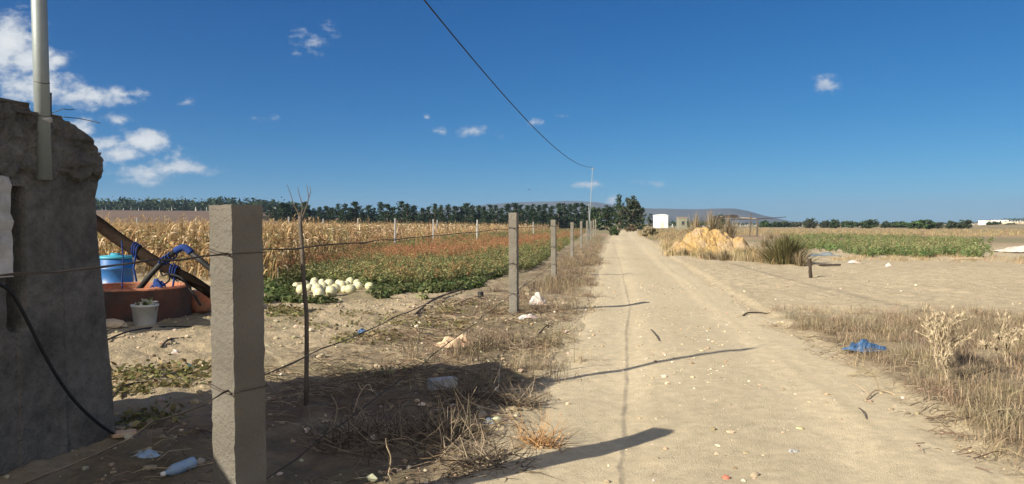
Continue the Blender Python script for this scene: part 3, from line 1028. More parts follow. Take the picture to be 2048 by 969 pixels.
GR = [(.030, .050, .024), (.042, .068, .028), (.055, .080, .035)]
GY = [(.06, .075, .045), (.075, .088, .05), (.05, .062, .04)]
BG = [(.05, .10, .025), (.07, .13, .03), (.04, .08, .025)]
def tree_at(px, base_d, top_py, wpx, kind, label, cols=GR, group=None, seed=0, n=2600, name='broadleaf_tree', leaf=None, low=False):
    x = (px - CX) / F_PX * base_d; z = gz(x, base_d)
    H = CAMZ + (HOR - top_py) / F_PX * base_d - z
    W = wpx / F_PX * base_d
    if kind == 'column': lobes = [(0, 0, .25, .40, .20), (.03, 0, .5, .46, .24), (-.05, 0, .72, .36, .2), (.02, 0, .88, .22, .12)]
    elif kind == 'round': lobes = [(-.2, 0, .35, .3, .3), (.2, .1, .35, .32, .3), (0, -.1, .68, .34, .3), (.12, 0, .5, .3, .28), (-.1, .1, .55, .3, .3)]
    elif kind == 'full': lobes = [(-.22, 0, .22, .28, .2), (.22, .1, .22, .28, .2), (-.15, 0, .5, .3, .22), (.18, .1, .52, .32, .22), (0, -.1, .78, .26, .2), (.2, 0, .75, .2, .14)]
    else: lobes = [(-.28, 0, .30, .24, .30), (.28, .1, .30, .24, .30), (-.1, 0, .52, .3, .40), (.12, -.1, .50, .3, .42), (0, .1, .30, .36, .30)]
    return broadleaf(name, (x, base_d, z), H, W, lobes, cols, label, 'tree' if kind != 'dome' else 'bush', n, leaf or W * .045 + .05, .05 * H ** .8, group, seed)


tree_at(1239, 168, 388, 26, 'column', 'tall narrow cypress-like tree rising above the clump by the track', GR, None, 3, 2200)
tree_at(1263, 160, 391, 44, 'full', 'large grey-green tree at the right end of the tree line beside the track', GY + GR[:1], None, 4, 3800)
tree_at(1279, 166, 402, 26, 'full', 'bright green tree at the outermost right edge of the clump by the track', BG + GR[:1], None, 5, 1800)
tree_at(1214, 172, 411, 48, 'full', 'dark rounded tree left of the tall narrow tree in the clump', GR, None, 6, 2600)
tree_at(1190, 190, 412, 36, 'full', 'olive green tree behind the two thin poles', BG[:1] + GR, None, 7, 2000)
tree_at(1300, 260, 428, 22, 'round', 'small dark tree just left of the white house', GR, None, 8, 900)
tree_at(1254, 168, 418, 24, 'full', 'dark low tree at the foot of the clump by the track', GR[:1] + CON[:2], None, 9, 1400)
# verge bushes beside the far track
tree_at(1228, 98, 449, 26, 'dome', 'low green bush on the left verge where the track narrows', BG + GY, None, 10, 900, 'bush')
tree_at(1262, 140, 446, 24, 'dome', 'brownish dry bush under the tree clump by the track', [(.16, .12, .07), (.12, .10, .06)], None, 11, 700, 'bush')
tree_at(1300, 90, 452, 34, 'dome', 'low greyish dry bush on the right verge of the far track', [(.22, .18, .11), (.16, .14, .08)], None, 12, 900, 'bush')

# right-hand plain: rounded bushes and small trees near the horizon
for i, (px, d, tp, w, cols, lab) in enumerate([
        (1620, 230, 435, 30, GY, 'grey-green round bush first left on the right-hand horizon'),
        (1652, 260, 440, 26, GY, 'small olive bush between two round bushes on the right horizon'),
        (1669, 236, 437, 22, GR, 'small dark round bush on the right horizon, narrower than its neighbours'),
        (1698, 270, 442, 40, BG + GY, 'low pale green bush left of the wide dome bush'),
        (1736, 232, 438, 40, GR, 'wide dark green dome bush in the middle of the right plain'),
        (1771, 250, 441, 20, GR, 'little dark bush right of the wide dome bush'),
        (1800, 270, 442, 44, BG + GY, 'low flat green bush between the dome bush and the big dark bush'),
        (1843, 200, 440, 58, GR + BG[:1], 'biggest low dark green bush in front of the right horizon'),
        (1874, 226, 444, 30, GY, 'pale grey bush touching the right side of the big dark bush'),
        (1903, 205, 440, 26, GR + GY, 'bluish dark bush left half of the boxy pair on the right'),
        (1929, 205, 438, 30, GR + GY, 'bluish dark bush right half of the boxy pair on the right'),
        (1986, 340, 444, 30, GR, 'dark tree among the white houses at far right'),
        (2020, 330, 447, 22, GR, 'small dark tree in front of the cream house at far right'),
        (1560, 300, 443, 40, GR, 'low dark bush behind the end of the shelter beam'),
        (1530, 290, 441, 26, BG + GR, 'small green bush behind the shelter posts'),
        (1437, 180, 427, 28, GR, 'dark tree behind the ramshackle shelter roof'),
        (1590, 320, 443, 30, GY, 'hazy grey bush left of the first round bush on the right')]):
    tree_at(px, d, tp, w, 'dome', lab, cols, None, 30 + i, 1800, 'bush')

# far-off woods: one mass each
def wood(name, px0, px1, d, base_rise, hpx, n, cols, label):
    mb = MB(); r = random.Random(5)
    for i in range(n):
        px = px0 + (px1 - px0) * (i + r.random()) / n
        dd = d + r.uniform(-15, 15)
        x = (px - CX) / F_PX * dd; z = gz(x, dd)
        H = hpx / F_PX * dd * r.uniform(.75, 1.15)
        mb.tube([(x, dd, z - .3), (x, dd, z + H * .5)], [.2, .1], 4)
        for q in range(5):
            p = Vector((x + r.gauss(0, H * .25), dd + r.gauss(0, H * .2), z + H * r.uniform(.2, .85)))
            leaf_quads(mb, p, 12, (H * .16, H * .16, H * .13), H * .13, cols, .8, r)
    o = mb.build(name, M['crown'])
    return tag(o, label, 'trees', None, 'stuff')


wood('far_wood', 120, 600, 430, 0, 27, 190, GR[:2] + CON[:2], 'far dark line of trees beyond the ploughed field')
wood('far_hedge', 1338, 1440, 300, 0, 13, 36, GR, 'dark hedge beside the white house')
wood('far_hedge', 1440, 2060, 420, 0, 7, 150, GY + GR, 'thin far line of scrub along the right horizon')
bpy.data.objects['far_hedge'].name = 'far_hedge'

# ================================================================== BUILDINGS
def house(name, px0, px1, d, top_py, eave_py, label, m='white', roof='white', depth=5, rot=0, wins=2, flat=False):
    x0, x1 = (px0 - CX) / F_PX * d, (px1 - CX) / F_PX * d
    xc = (x0 + x1) / 2; z = gz(xc, d); w = x1 - x0
    zt = CAMZ + (HOR - top_py) / F_PX * d - z; ze = CAMZ + (HOR - eave_py) / F_PX * d - z
    e = empty(name, (xc, d, z), rot, label, 'house')
    b = MB(); b.box(-w / 2, 0, -.3, w / 2, depth, ze); b.build('wall', M[m], e)
    b = MB()
    if flat:
        b.box(-w / 2 - .12, -.12, ze + .002, w / 2 + .12, depth + .12, zt)
    else:
        h = w / 2 + .15
        ns = 9
        vs = []
        for yv in (-.15, depth + .15):
            vs += [(h * math.cos(a), yv, ze + .002 + (zt - ze) * math.sin(a)) for a in np.linspace(0, math.pi, ns)]
        fs = [tuple(range(ns)), tuple(range(2 * ns - 1, ns - 1, -1))] + [(i, i + ns, i + ns + 1, i + 1) for i in range(ns - 1)] + [(0, ns - 1, 2 * ns - 1, ns)]
        b.add(vs, fs)
    b.build('roof', M[roof], e)
    for k in range(wins):
        xx = -w / 2 + w * (k + .5) / wins
        f = MB(); f.box(xx - .32, -.05, ze * .42, xx + .32, .04, ze * .42 + .8); fo = f.build('window', M['shade'], e)
        f = MB(); f.box(xx - .38, -.08, ze * .42 - .1, xx + .38, -.051, ze * .42 - .02); f.build('sill', M[m], fo)
    f = MB(); f.box(w * .02 - .4, -.06, -.05, w * .02 + .4, .04, 1.75)
    if not wins: f.build('door', M['cream'], e)
    return e


house('white_house', 1312, 1336, 250, 429, 432, 'small bright white house with low curved roof beyond the track', wins=0)
house('shed', 1358, 1374, 190, 434.5, 436, 'little grey-green shed beside the dark hedge', 'shed', 'roof', 3, 0, 1, True)
house('far_house', 1974, 1992, 360, 441.5, 443, 'leftmost white flat-roofed house on the far right rise', 'white', 'white', 6, .1, 2, True)
house('far_house', 1996, 2016, 380, 440.5, 442, 'white flat-roofed house between two others on the far right rise', 'white', 'white', 6, -.1, 2, True)
house('far_house', 2022, 2056, 350, 444, 445.5, 'long cream house nearest to the right edge of the picture', 'cream', 'cream', 7, .05, 3, True)
house('far_house', 1955, 1969, 420, 446, 447.5, 'tiny pale house left of the white houses on the far right', 'white', 'roof', 6, 0, 2, True)

# ramshackle shelter of poles and boards behind the heap
g = G(1497, 474); dS = g.y
sh = empty('shelter', g, 0, 'ramshackle shelter of crooked posts, boards and a long beam behind the earth heap', 'shelter')
def shp(x, y, dd=0): return at(x, y, dS + dd) - g
for (x0, y0, x1, y1, w) in ((1499, 476, 1501, 428, .085), (1513, 475, 1515, 437, .11), (1437, 476, 1436, 437, .06), (1468, 476, 1467, 436, .06)):
    b = MB(); b.tube([shp(x0, y0), shp((x0 + x1) / 2 + .6, (y0 + y1) / 2), shp(x1, y1)], [w, w * .9, w * .75], 7); b.build('post', M['greybark'], sh)
b = MB()
p0, p1_ = shp(1432, 438), shp(1476, 434)
vs = [p0, p1_, p1_ + Vector((.1, 2.4, .12)), p0 + Vector((.1, 2.4, .12))]
vs += [v + Vector((0, 0, .16)) for v in vs]
b.add(vs, [(0, 3, 2, 1), (4, 5, 6, 7), (0, 1, 5, 4), (1, 2, 6, 5), (2, 3, 7, 6), (3, 0, 4, 7)]); b.build('roof_board', M['darkwood'], sh)
b = MB(); b.tube([shp(1462, 439), shp(1510, 438.5), shp(1572, 434.5)], [.05, .05, .035], 7); b.build('beam', M['darkwood'], sh)
b = MB(); b.tube([shp(1440, 434, .4), shp(1480, 436, .3), shp(1512, 438, -.1)], [.05, .05, .04], 7); b.build('beam', M['drywood'], sh)

# ---- ochre earth heap
gH = G(1438, 512)
hv = MB()
n_ = 96
XX, YY = np.meshgrid(np.linspace(-2.6, 2.6, n_), np.linspace(-1.6, 1.9, n_))
def bump2(cx, cy, sx, sy, h): return h * np.exp(-(((XX - cx) / sx) ** 2 + ((YY - cy) / sy) ** 2) ** 1.3)
ZZ = np.maximum.reduce([bump2(-.55, .2, 1.2, 1.0, 1.42), bump2(.35, .3, .95, 1.0, 1.33), bump2(1.25, .0, .6, .8, .95), bump2(-1.4, .3, .6, .9, .75), bump2(.1, -.7, 1.4, .6, .5), bump2(-.9, -.6, .8, .6, .6)])
ZZ = ZZ * (1 + .26 * fbm(XX * 1.5, YY * 1.5, 101, 3)) + .13 * (fbm(XX * 5, YY * 5, 103, 3) + .8 * np.abs(fbm(XX * 9, YY * 9, 107, 2))) * (ZZ > .1)
edge = np.maximum(np.abs(XX) / 2.6, np.abs(YY - .15) / 1.75)
ZZ = ZZ * (1 - sstep(.8, 1, edge)) - .14
hv.add([(XX[i, j], YY[i, j], ZZ[i, j]) for i in range(n_) for j in range(n_)], [(i * n_ + j, i * n_ + j + 1, (i + 1) * n_ + j + 1, (i + 1) * n_ + j) for i in range(n_ - 1) for j in range(n_ - 1)])
heap = hv.build('earth_heap', M['heap'], loc=gH + Vector((0, 1.2, 0)))
tag(heap, 'big heap of ochre yellow earth dumped on the right side of the track', 'earth heap')
for i in range(16):
    a = random.uniform(-2.0, 2.2); b_ = random.uniform(-1.5, -.6)
    o = blob(*(random.uniform(.07, .2) for _ in range(3)), seed=300 + i, amp=.35).build('clod', M['heap'])
    o.location = gH + Vector((a, 1.2 + b_, 0)); o.location.z = gz(o.location.x, o.location.y) + .02
    tag(o, 'ochre clod of earth lying at the foot of the yellow heap', 'clod', 'clods at the foot of the earth heap')

# ================================================================== THE WELL AND ITS GEAR
wc = Vector(((268 - CX) / F_PX * 12.7, 12.7, 0)); wc.z = gz(wc.x, wc.y)
well = empty('well', wc, 0, 'low round well ring, orange inside and dark grey outside, beside the blue barrel', 'well')
b = MB(); b.lathe([(.86, -.1), (.86, .2), (.865, .475)], 48); b.build('outer_wall', M['darkcem'], well, True)
b = MB(); b.lathe([(.868, .476), (.86, .50), (.74, .505), (.735, .477)], 48); b.build('rim', M['orange'], well)
b = MB(); b.lathe([(.738, .476), (.738, .1), (.738, -.3), (.0, -.3)], 48); b.build('inner_wall', M['orange'], well, True)

bc = at(230, 560, 15.2); bc.z = gz(bc.x, 15.2)
bar = empty('blue_barrel', bc, 0, 'blue plastic barrel with turquoise lid standing behind the orange well', 'barrel')
b = MB(); b.lathe([(.0, 0), (.29, .0), (.315, .04), (.32, .28), (.333, .29), (.333, .32), (.32, .33), (.322, .60), (.334, .61), (.334, .64), (.32, .65), (.31, .80), (.29, .815)], 36); b.build('body', M['blue'], bar, True)
b = MB(); b.lathe([(.30, .816), (.325, .82), (.325, .855), (.30, .87), (.09, .885), (.085, .92), (.0, .925)], 36); b.build('lid', M['lid'], bar, True)

bk = at(288, 655, 11.55); bk.z = gz(bk.x, 11.55)
buc = empty('bucket', bk, 0, 'dirty white bucket filled with leaves standing before the dark well wall', 'bucket')
b = MB(); b.lathe([(0, 0), (.135, 0), (.15, .02), (.185, .30), (.195, .30), (.195, .33), (.178, .33), (.165, .25), (0, .25)], 28); b.build('body', M['bucket'], buc, True)
b = MB(); leaf_quads(b, Vector((0, 0, .33)), 60, (.07, .07, .035), .045, [(.25, .28, .10), (.6, .58, .45), (.12, .16, .05)], .8); b.build('contents', M['leaf'], buc)
b = MB(); b.tube([(.19 * math.cos(a), -.02 - .05 * math.sin(a), .31 - .16 * math.sin(a)) for a in np.linspace(0, math.pi, 14)], .004, 5); b.build('handle', M['wire'], buc)

pt = at(398, 615, 13.3); pt.z = gz(pt.x, 13.3)
pot = empty('clay_pot', pt, 0, 'rounded red clay pot with pale scraps on top, at the foot of the log', 'pot')
b = MB(); b.lathe([(0, 0), (.13, 0), (.21, .08), (.235, .20), (.22, .31), (.17, .37), (.15, .385), (.13, .37), (.0, .30)], 28); b.build('body', M['orange'], pot, True)
b = crumple(.24, .2, .09, 5); b.build('scrap', M['whitebag'], pot, loc=(0, 0, .33))

lg = at(420, 580, 12.9)
log = empty('leaning_log', Vector((lg.x, lg.y, gz(lg.x, lg.y))), 0, 'thick crooked brown log slanting down over the well with blue ties', 'log')
L0 = log.location
lp = [(150, 418), (195, 447), (235, 477), (270, 500), (305, 522), (345, 543), (385, 563), (425, 590)]
lps = [at(x, y, 12.9 + .15 * math.sin(i)) - L0 for i, (x, y) in enumerate(lp)]
b = MB(); b.tube(smooth_path(lps, 4), [.115 - .0012 * i for i in range(29)], 10); b.build('trunk', M['darkbark'], log, True)
for k in (3, 5):
    b = MB()
    for q in range(3):
        c0 = lps[k] + (lps[k + 1] - lps[k]) * (q * .12)
        b.tube([c0 + Vector((.0, .125 * math.cos(a), .125 * math.sin(a))) for a in np.linspace(0, 6.28, 14)], .011, 6)
    b.tube([c0 + Vector((0, -.13, -.05)), c0 + Vector((-.03, -.14, -.25)), c0 + Vector((.01, -.13, -.48))], .018, 6)
    b.build('tie', M['rope'], log)
b = MB(); b.tube([at(243, 482, 12.75) - L0, at(246, 520, 12.75) - L0, at(243, 560, 12.75) - L0, at(243, 600, 12.75) - L0], .011, 6); b.build('rope', M['rope'], log)

# black pump pipe with elbow
pg = at(275, 578, 12.3)
pipe = empty('pump_pipe', Vector((pg.x, pg.y, gz(pg.x, pg.y))), 0, 'black pipe bent at a blue-taped elbow over the well', 'pipe')
P0 = pipe.location
b = MB(); b.tube([at(x, y, 12.3) - P0 for x, y in [(268, 590), (300, 550), (330, 518), (352, 502)]], .045, 12); b.build('riser', M['rubber'], pipe, True)
b = MB(); b.tube(smooth_path([at(x, y, 12.3) - P0 for x, y in [(350, 503), (363, 496), (372, 497), (382, 506)]], 4), .056, 12); b.build('elbow', M['rope'], pipe, True)
b = MB(); b.tube([at(x, y, 12.3) - P0 for x, y in [(380, 505), (405, 525), (438, 552), (470, 575)]], .045, 12); b.build('outlet', M['rubber'], pipe, True)
b = MB()
for q in range(4):
    b.tube([at(326 + q * 6, 523 - q * 4, 12.3) - P0 + Vector((.03 * math.cos(a) * 1.7, .056 * math.cos(a), .056 * math.sin(a))) for a in np.linspace(0, 6.28, 12)], .012, 5)
b.build('clamp', M['rope'], pipe)
b = MB(); b.tube(smooth_path([at(x, y, 12.6) for x, y in [(330, 548), (352, 552), (366, 560), (376, 575), (388, 592), (400, 612)]], 5), .02, 8); b.tube(smooth_path([at(x, y, 12.5) for x, y in [(318, 540), (325, 552), (335, 548), (338, 560), (330, 568)]], 5), .014, 7)
hz0 = at(366, 570, 12.6); b.v = [(x_ - hz0.x, y_ - hz0.y, z_ - hz0.z) for x_, y_, z_ in b.v]
tag(b.build('hose', M['rubber'], smooth=True, loc=hz0), 'thin black hose looping over the right rim of the well', 'hose')
b = crumple(.22, .18, .16, 9); o = b.build('blue_rag', M['rope']); o.location = at(335, 562, 12.5)
o.location.z = wc.z + .50; o.location.x = wc.x + .58; o.location.y = wc.y - .42
tag(o, 'crumpled dark blue rag lying on the well rim under the pipe', 'rag')
b = blob(.34, .16, .09, 31, .25); o = b.build('straw_bundle', M['drywood']); o.location = G(225, 655); tag(o, 'yellowish bundle of straw beside the well, left of the bucket', 'straw')

# ---- melons
mel = [(592, 577, 23), (610, 566, 19), (628, 560, 20), (602, 590, 24), (618, 583, 20), (634, 590, 28), (645, 580, 26), (657, 570, 28), (643, 562, 17), (628, 576, 25),
       (670, 586, 25), (662, 596, 25), (637, 600, 25), (682, 573, 26), (700, 562, 24), (693, 566, 17), (714, 564, 20), (689, 586, 20), (700, 588, 26), (716, 577, 23),
       (739, 578, 22), (676, 563, 15), (706, 578, 16), (654, 588, 20), (586, 584, 15)]
melp = None
for i, (px, py, w) in enumerate(mel):
    d = 16.4 + (598 - py) * .07
    rr = w / 2 / F_PX * 16.5 * .84
    x = (px - CX) / F_PX * d
    z = CAMZ - (py - HOR) / F_PX * d
    z = max(z - .03, gz(x, d) + rr * .8)
    if melp is None:
        mb = MB()
        vs = []; n1_, n2_ = 20, 12
        prof = [(math.sin(a), -math.cos(a)) for a in np.linspace(.02, math.pi - .02, n2_)]
        mb.lathe(prof, n1_)
        mb.v = [(x_ * (1 + .03 * math.cos(8 * math.atan2(y_, x_))), y_ * (1 + .03 * math.cos(8 * math.atan2(y_, x_))), z_ * 1.0) for x_, y_, z_ in mb.v]
        mb.tube([(0, 0, .96), (.02, 0, 1.06), (.05, .02, 1.12)], [.05, .04, .05], 6)
        melp = mb.build('melon', M['melon'], smooth=True); o = melp
    else:
        o = melp.copy(); COL.objects.link(o)
    o.location = (x, d, z)
    o.scale = (rr * random.uniform(.95, 1.08), rr * random.uniform(.95, 1.08), rr * random.uniform(1.0, 1.18))
    o.rotation_euler = (random.uniform(-1.4, 1.4), random.uniform(-1.4, 1.4), random.uniform(0, 6))
    if px == 739: lab = 'rightmost pale melon, lying apart from the melon pile'
    elif px == 592: lab = 'leftmost large pale melon of the pile, beside the crooked stake'
    else: lab = 'pale yellow-white melon heaped in the pile behind the crooked stake'
    tag(o, lab, 'melon', 'melons heaped in the pile')

# ================================================================== CORN
def corn(seed, lod=0):
    r = random.Random(seed)
    H = r.uniform(1.35, 1.75)
    mb = MB()
    pal = [(.42, .275, .135), (.52, .37, .20), (.33, .20, .095), (.25, .14, .07), (.68, .55, .37), (.20, .19, .085), (.14, .09, .05)]
    n = 11 if lod == 0 else 7
    bend = Vector((r.gauss(0, .07), r.gauss(0, .07), 0))
    def stalk(t): return Vector((0, 0, H * t)) + bend * t * t
    sc = (.40, .30, .15)
    ks = 3 if lod == 0 else 1
    pts = [stalk(t) for t in np.linspace(0, 1, ks + 2)]
    for a in (0, 1.57):
        mb.ribbon(pts, [.026] * (len(pts) - 1) + [.008], (math.cos(a), math.sin(a), 0), sc)
    a0 = r.uniform(0, 6.28)
    for i in range(n):
        t0 = .18 + .74 * (i + r.random() * .6) / n
        a = a0 + math.pi * i + r.gauss(0, .5)
        L = r.uniform(.34, .62) * (1 if lod == 0 else 1.15)
        p0 = stalk(t0)
        d = Vector((math.cos(a), math.sin(a), 0)); sd = Vector((-math.sin(a), math.cos(a), 0))
        up = r.uniform(.25, .7); dr = r.uniform(.9, 2.1)
        k = 5 if lod == 0 else 3
        pts = []; ws = []
        tw = r.uniform(-.8, .8)
        for q in range(k + 1):
            s = q / k
            pts.append(p0 + d * L * (s * .9 - .25 * s * s) + Vector((0, 0, L * (up * s - dr * s * s * .75))))
            ws.append((.055 if lod == 0 else .075) * (1 - .85 * s ** 1.6) * r.uniform(.75, 1.15))
        side = (sd + Vector((0, 0, tw))).normalized()
        c = r.choice(pal); f = r.uniform(.75, 1.25)
        mb.ribbon(pts, ws, side, tuple(v * f for v in c))
    # ear in its husk and tassel
    if r.random() < .75:
        a = r.uniform(0, 6.28); p = stalk(.5); d = Vector((math.cos(a), math.sin(a), 0))
        for sd in (Vector((-math.sin(a), math.cos(a), 0)), Vector((0, 0, 1))):
            mb.ribbon([p, p + d * .07 + Vector((0, 0, .05)), p + d * .12 + Vector((0, 0, .0)), p + d * .15 + Vector((0, 0, -.09))], [.02, .06, .055, .01], sd, (.66, .53, .33))
    for i in range(5 if lod == 0 else 3):
        a = r.uniform(0, 6.28); p = stalk(1.0)
        mb.ribbon([p, p + Vector((math.cos(a) * .05, math.sin(a) * .05, .07)), p + Vector((math.cos(a) * .12, math.sin(a) * .12, .11))], [.012, .010, .004], (-math.sin(a), math.cos(a), 0), (.48, .34, .18))
    return mb


corn_poly = [(140, 556), (330, 558), (545, 572), (580, 550), (650, 523), (720, 505), (860, 482), (1000, 469), (1170, 461), (1170, 457), (140, 457)]
# rows run away from the camera; plants stand in rows, kept where the field's outline has them
rows = []
for d in np.concatenate([np.arange(18.5, 60, .42), np.arange(60, 150, 1.0)]):
    x0, x1 = -.60 * d, .10 * d
    step = .34 if d < 60 else .55
    xs_ = np.arange(x0, x1, step)
    rows.append(np.c_[xs_ + rng.normal(0, .06, len(xs_)), np.full(len(xs_), d) + rng.normal(0, .07, len(xs_))])
cp = np.concatenate(rows)
cpx = CX + cp[:, 0] / cp[:, 1] * F_PX; cpy = HOR + CAMZ / cp[:, 1] * F_PX
k = inpoly(cpx, cpy, corn_poly)
k &= (rng.random(len(cp)) < np.where(cp[:, 1] < 34, .82, np.where(cp[:, 1] < 60, .55, .6)))
k &= fbm(cp[:, 0] * .35, cp[:, 1] * .35, 131, 2) > -.55
cp = cp[k]
order = np.argsort(cp[:, 1]); cp = cp[order]
cpx = CX + cp[:, 0] / cp[:, 1] * F_PX
vis = (cpx > 185) & ~((cpx > 428) & (cpx < 536))
ind = np.where(vis)[0][:300]
indset = np.zeros(len(cp), bool); indset[ind] = True
cz = gh(cp[:, 0], cp[:, 1])
hi = [corn(200 + s) for s in range(8)]
hi_me = [m_.mesh('corn_plant', M['leafobj']) for m_ in hi]
for q, i in enumerate(ind):
    o = bpy.data.objects.new('corn_plant', hi_me[q % 8])
    COL.objects.link(o)
    s = random.uniform(.86, 1.1)
    o.location = (cp[i, 0], cp[i, 1], cz[i]); o.scale = (s * 1.08, s * 1.08, s); o.rotation_euler = (random.gauss(0, .06), random.gauss(0, .06), random.uniform(0, 6.28))
    tag(o, 'dry golden corn plant standing in the front rows of the withered field', 'corn plant', 'corn plants in the front rows')
rest = cp[~indset]; rz_ = cz[~indset]
PP = np.c_[rest, rz_]
farm = rest[:, 1] > 46
def tints(n, lo=.75, hi=1.2):
    return np.repeat(rng.uniform(lo, hi, n)[:, None], 3, 1) * (1 + rng.normal(0, .05, (n, 3)))
o1 = scatter('corn_field', [m_.arrays() for m_ in hi], PP[~farm], M['leaf'], rng.uniform(.86, 1.08, (~farm).sum()), tints((~farm).sum()), tilt=.05, kind=None)
o2 = scatter('corn_field_far', [corn(300 + s, 1).arrays() for s in range(6)], PP[farm], M['leaf'], rng.uniform(.86, 1.06, farm.sum()), tints(farm.sum()), tilt=.04, kind=None)
# join the two into one object of stuff
bm = bmesh.new(); bm.from_mesh(o1.data); bm.from_mesh(o2.data); bm.to_mesh(o1.data); bm.free()
me2 = o2.data; bpy.data.objects.remove(o2); bpy.data.meshes.remove(me2)
tag(o1, 'the rest of the dry golden corn behind the front rows', 'corn', None, 'stuff')

# white stakes of a second fence standing in the corn
for i, (px, top, d) in enumerate([(197, 434, 60), (276, 436, 60), (330, 431, 56), (393, 436, 62), (577, 434, 52), (646, 438, 62), (715, 437, 58), (790, 437, 50), (866, 439, 60), (874, 440, 85), (954, 440, 62), (1067, 444, 90)]):
    x = (px - CX) / F_PX * d; z = gz(x, d); H = CAMZ + (HOR - top) / F_PX * d - z
    o = rough_box(.095, .095, H, .3, .003, 60 + i).build('concrete_stake', M['slab'])
    o.location = (x, d, z); o.rotation_euler = (random.gauss(0, .01), random.gauss(0, .015), random.uniform(0, 1))
    tag(o, 'pale concrete stake half hidden in the dry corn, %s' % ('left of the nearest post' if px < 430 else 'between the nearest and second posts' if px < 1010 else 'right of the second post'), 'fence post', 'stakes in the corn, ' + ('left' if px < 430 else 'middle' if px < 1010 else 'right'))

# ================================================================== GROUND COVER
def tuft(seed, n, h, spread, w=.006, lean=.5, cols=((.4, .3, .16),), k=3):
    r = random.Random(seed); mb = MB()
    for _ in range(n):
        a = r.uniform(0, 6.28); q = abs(r.gauss(0, spread)); b0 = Vector((math.cos(a) * q, math.sin(a) * q, 0))
        a2 = r.uniform(0, 6.28); L = h * r.uniform(.45, 1.15); ln = abs(r.gauss(0, lean))
        d = Vector((math.cos(a2), math.sin(a2), 0)); sd = Vector((-math.sin(a2 + r.gauss(0, .8)), math.cos(a2), 0))
        pts = [b0 + d * ln * L * s * s + Vector((0, 0, L * (s - .28 * ln * s * s))) for s in np.linspace(0, 1, k + 1)]
        c = r.choice(cols); f = r.uniform(.7, 1.3)
        mb.ribbon(pts, [w * (1 - .8 * s ** 2) for s in np.linspace(0, 1, k + 1)], sd, tuple(v * f for v in c))
    return mb.arrays()


def weed(seed, h, n, cols, leaf=.035, stalks=0, scol=(.25, .12, .06)):
    r = random.Random(seed); mb = MB()
    for s in range(4):
        a = r.uniform(0, 6.28); q = r.uniform(0, .12)
        top = Vector((math.cos(a) * (q + .1), math.sin(a) * (q + .1), h * r.uniform(.6, 1)))
        mb.ribbon([(math.cos(a) * q, math.sin(a) * q, 0), tuple(top * .6), tuple(top)], [.008, .006, .003], (-math.sin(a), math.cos(a), 0), cols[0])
        for i in range(n // 4):
            t = r.uniform(.1, 1); p = top * t + Vector((r.gauss(0, .05), r.gauss(0, .05), r.gauss(0, .02)))
            leaf_quads(mb, p, 1, (.01, .01, .01), leaf, cols, .5, r)
    for s in range(stalks):
        a = r.uniform(0, 6.28); q = r.uniform(0, .12)
        b0 = Vector((math.cos(a) * q, math.sin(a) * q, 0)); t1 = b0 + Vector((r.gauss(0, .08), r.gauss(0, .08), h * r.uniform(.9, 1.35)))
        mb.ribbon([b0, b0.lerp(t1, .5), t1], [.006, .005, .004], (1, 0, 0), scol)
        for i in range(7):
            leaf_quads(mb, b0.lerp(t1, r.uniform(.5, 1)), 1, (.012, .012, .012), .022, [scol, tuple(v * 1.3 for v in scol)], 2, r)
    return mb.arrays()


WG = [(.13, .155, .06), (.17, .185, .075), (.10, .125, .05), (.23, .21, .10)]
WR = [(.25, .135, .065), (.19, .14, .055), (.28, .155, .08), (.16, .15, .055)]
weed_poly = [(536, 556), (560, 562), (640, 566), (760, 580), (880, 572), (985, 556), (1060, 540), (1112, 510), (1150, 482), (1172, 465), (1172, 459), (1000, 466), (860, 479), (720, 501), (650, 519), (590, 540), (540, 556)]
Pw = fill(weed_poly, 9500, .6)
qx = CX + Pw[:, 0] / Pw[:, 1] * F_PX; qy = HOR + CAMZ / Pw[:, 1] * F_PX
redband = np.exp(-((qy - np.interp(qx, [560, 700, 850, 1000, 1100, 1170], [548, 528, 510, 492, 478, 470])) / np.interp(qx, [560, 1000, 1170], [16, 15, 7])) ** 2)
redness = .95 * redband + .8 * fbm(Pw[:, 0] * .35, Pw[:, 1] * .15, 141, 3) + rng.normal(0, .28, len(Pw))
isr = redness > .52
prg = [weed(s, .42, 44, WG, .045, 1, (.20, .17, .07)) for s in range(5)]
prr = [weed(20 + s, .42, 30, WR, .035, 4, (.30, .155, .08)) for s in range(5)]
big = np.clip(.62 + Pw[:, 1] * .008, .6, 1.2)
tag(scatter('green_weeds', prg, Pw[~isr], M['leaf'], rng.uniform(.4, 1.1, (~isr).sum()) * big[~isr] ** .6, tints((~isr).sum(), .7, 1.35)), 'green weeds between the corn and the fence', 'weeds')
tag(scatter('red_weeds', prr, Pw[isr], M['leaf'], rng.uniform(.45, 1.15, isr.sum()) * big[isr] ** .6, tints(isr.sum(), .75, 1.3)), 'reddish seeding weeds in the middle of the green growth', 'weeds')
# low leafy vines round the melons and the front edge of the weeds
Pv = np.concatenate([fill([(536, 575), (580, 560), (760, 572), (830, 580), (760, 600), (640, 612), (536, 606)], 420, .2), fill([(690, 562), (900, 560), (1000, 552), (930, 580), (860, 586), (720, 584)], 420, .2), fill([(536, 545), (570, 550), (560, 580), (536, 580)], 60, .2)])
vq = CX + Pv[:, 0] / Pv[:, 1] * F_PX; vy = HOR + CAMZ / Pv[:, 1] * F_PX
Pv = Pv[~((vq > 578) & (vq < 752) & (vy > 566) & (vy < 606))]
tag(scatter('melon_vines', [weed(40 + s, .13, 46, WG[:3] + [(.05, .08, .025)], .06) for s in range(4)], Pv, M['leaf'], rng.uniform(.6, 1.25, len(Pv)), tints(len(Pv), .65, 1.2)), 'low leafy vines round the melon pile', 'vines')

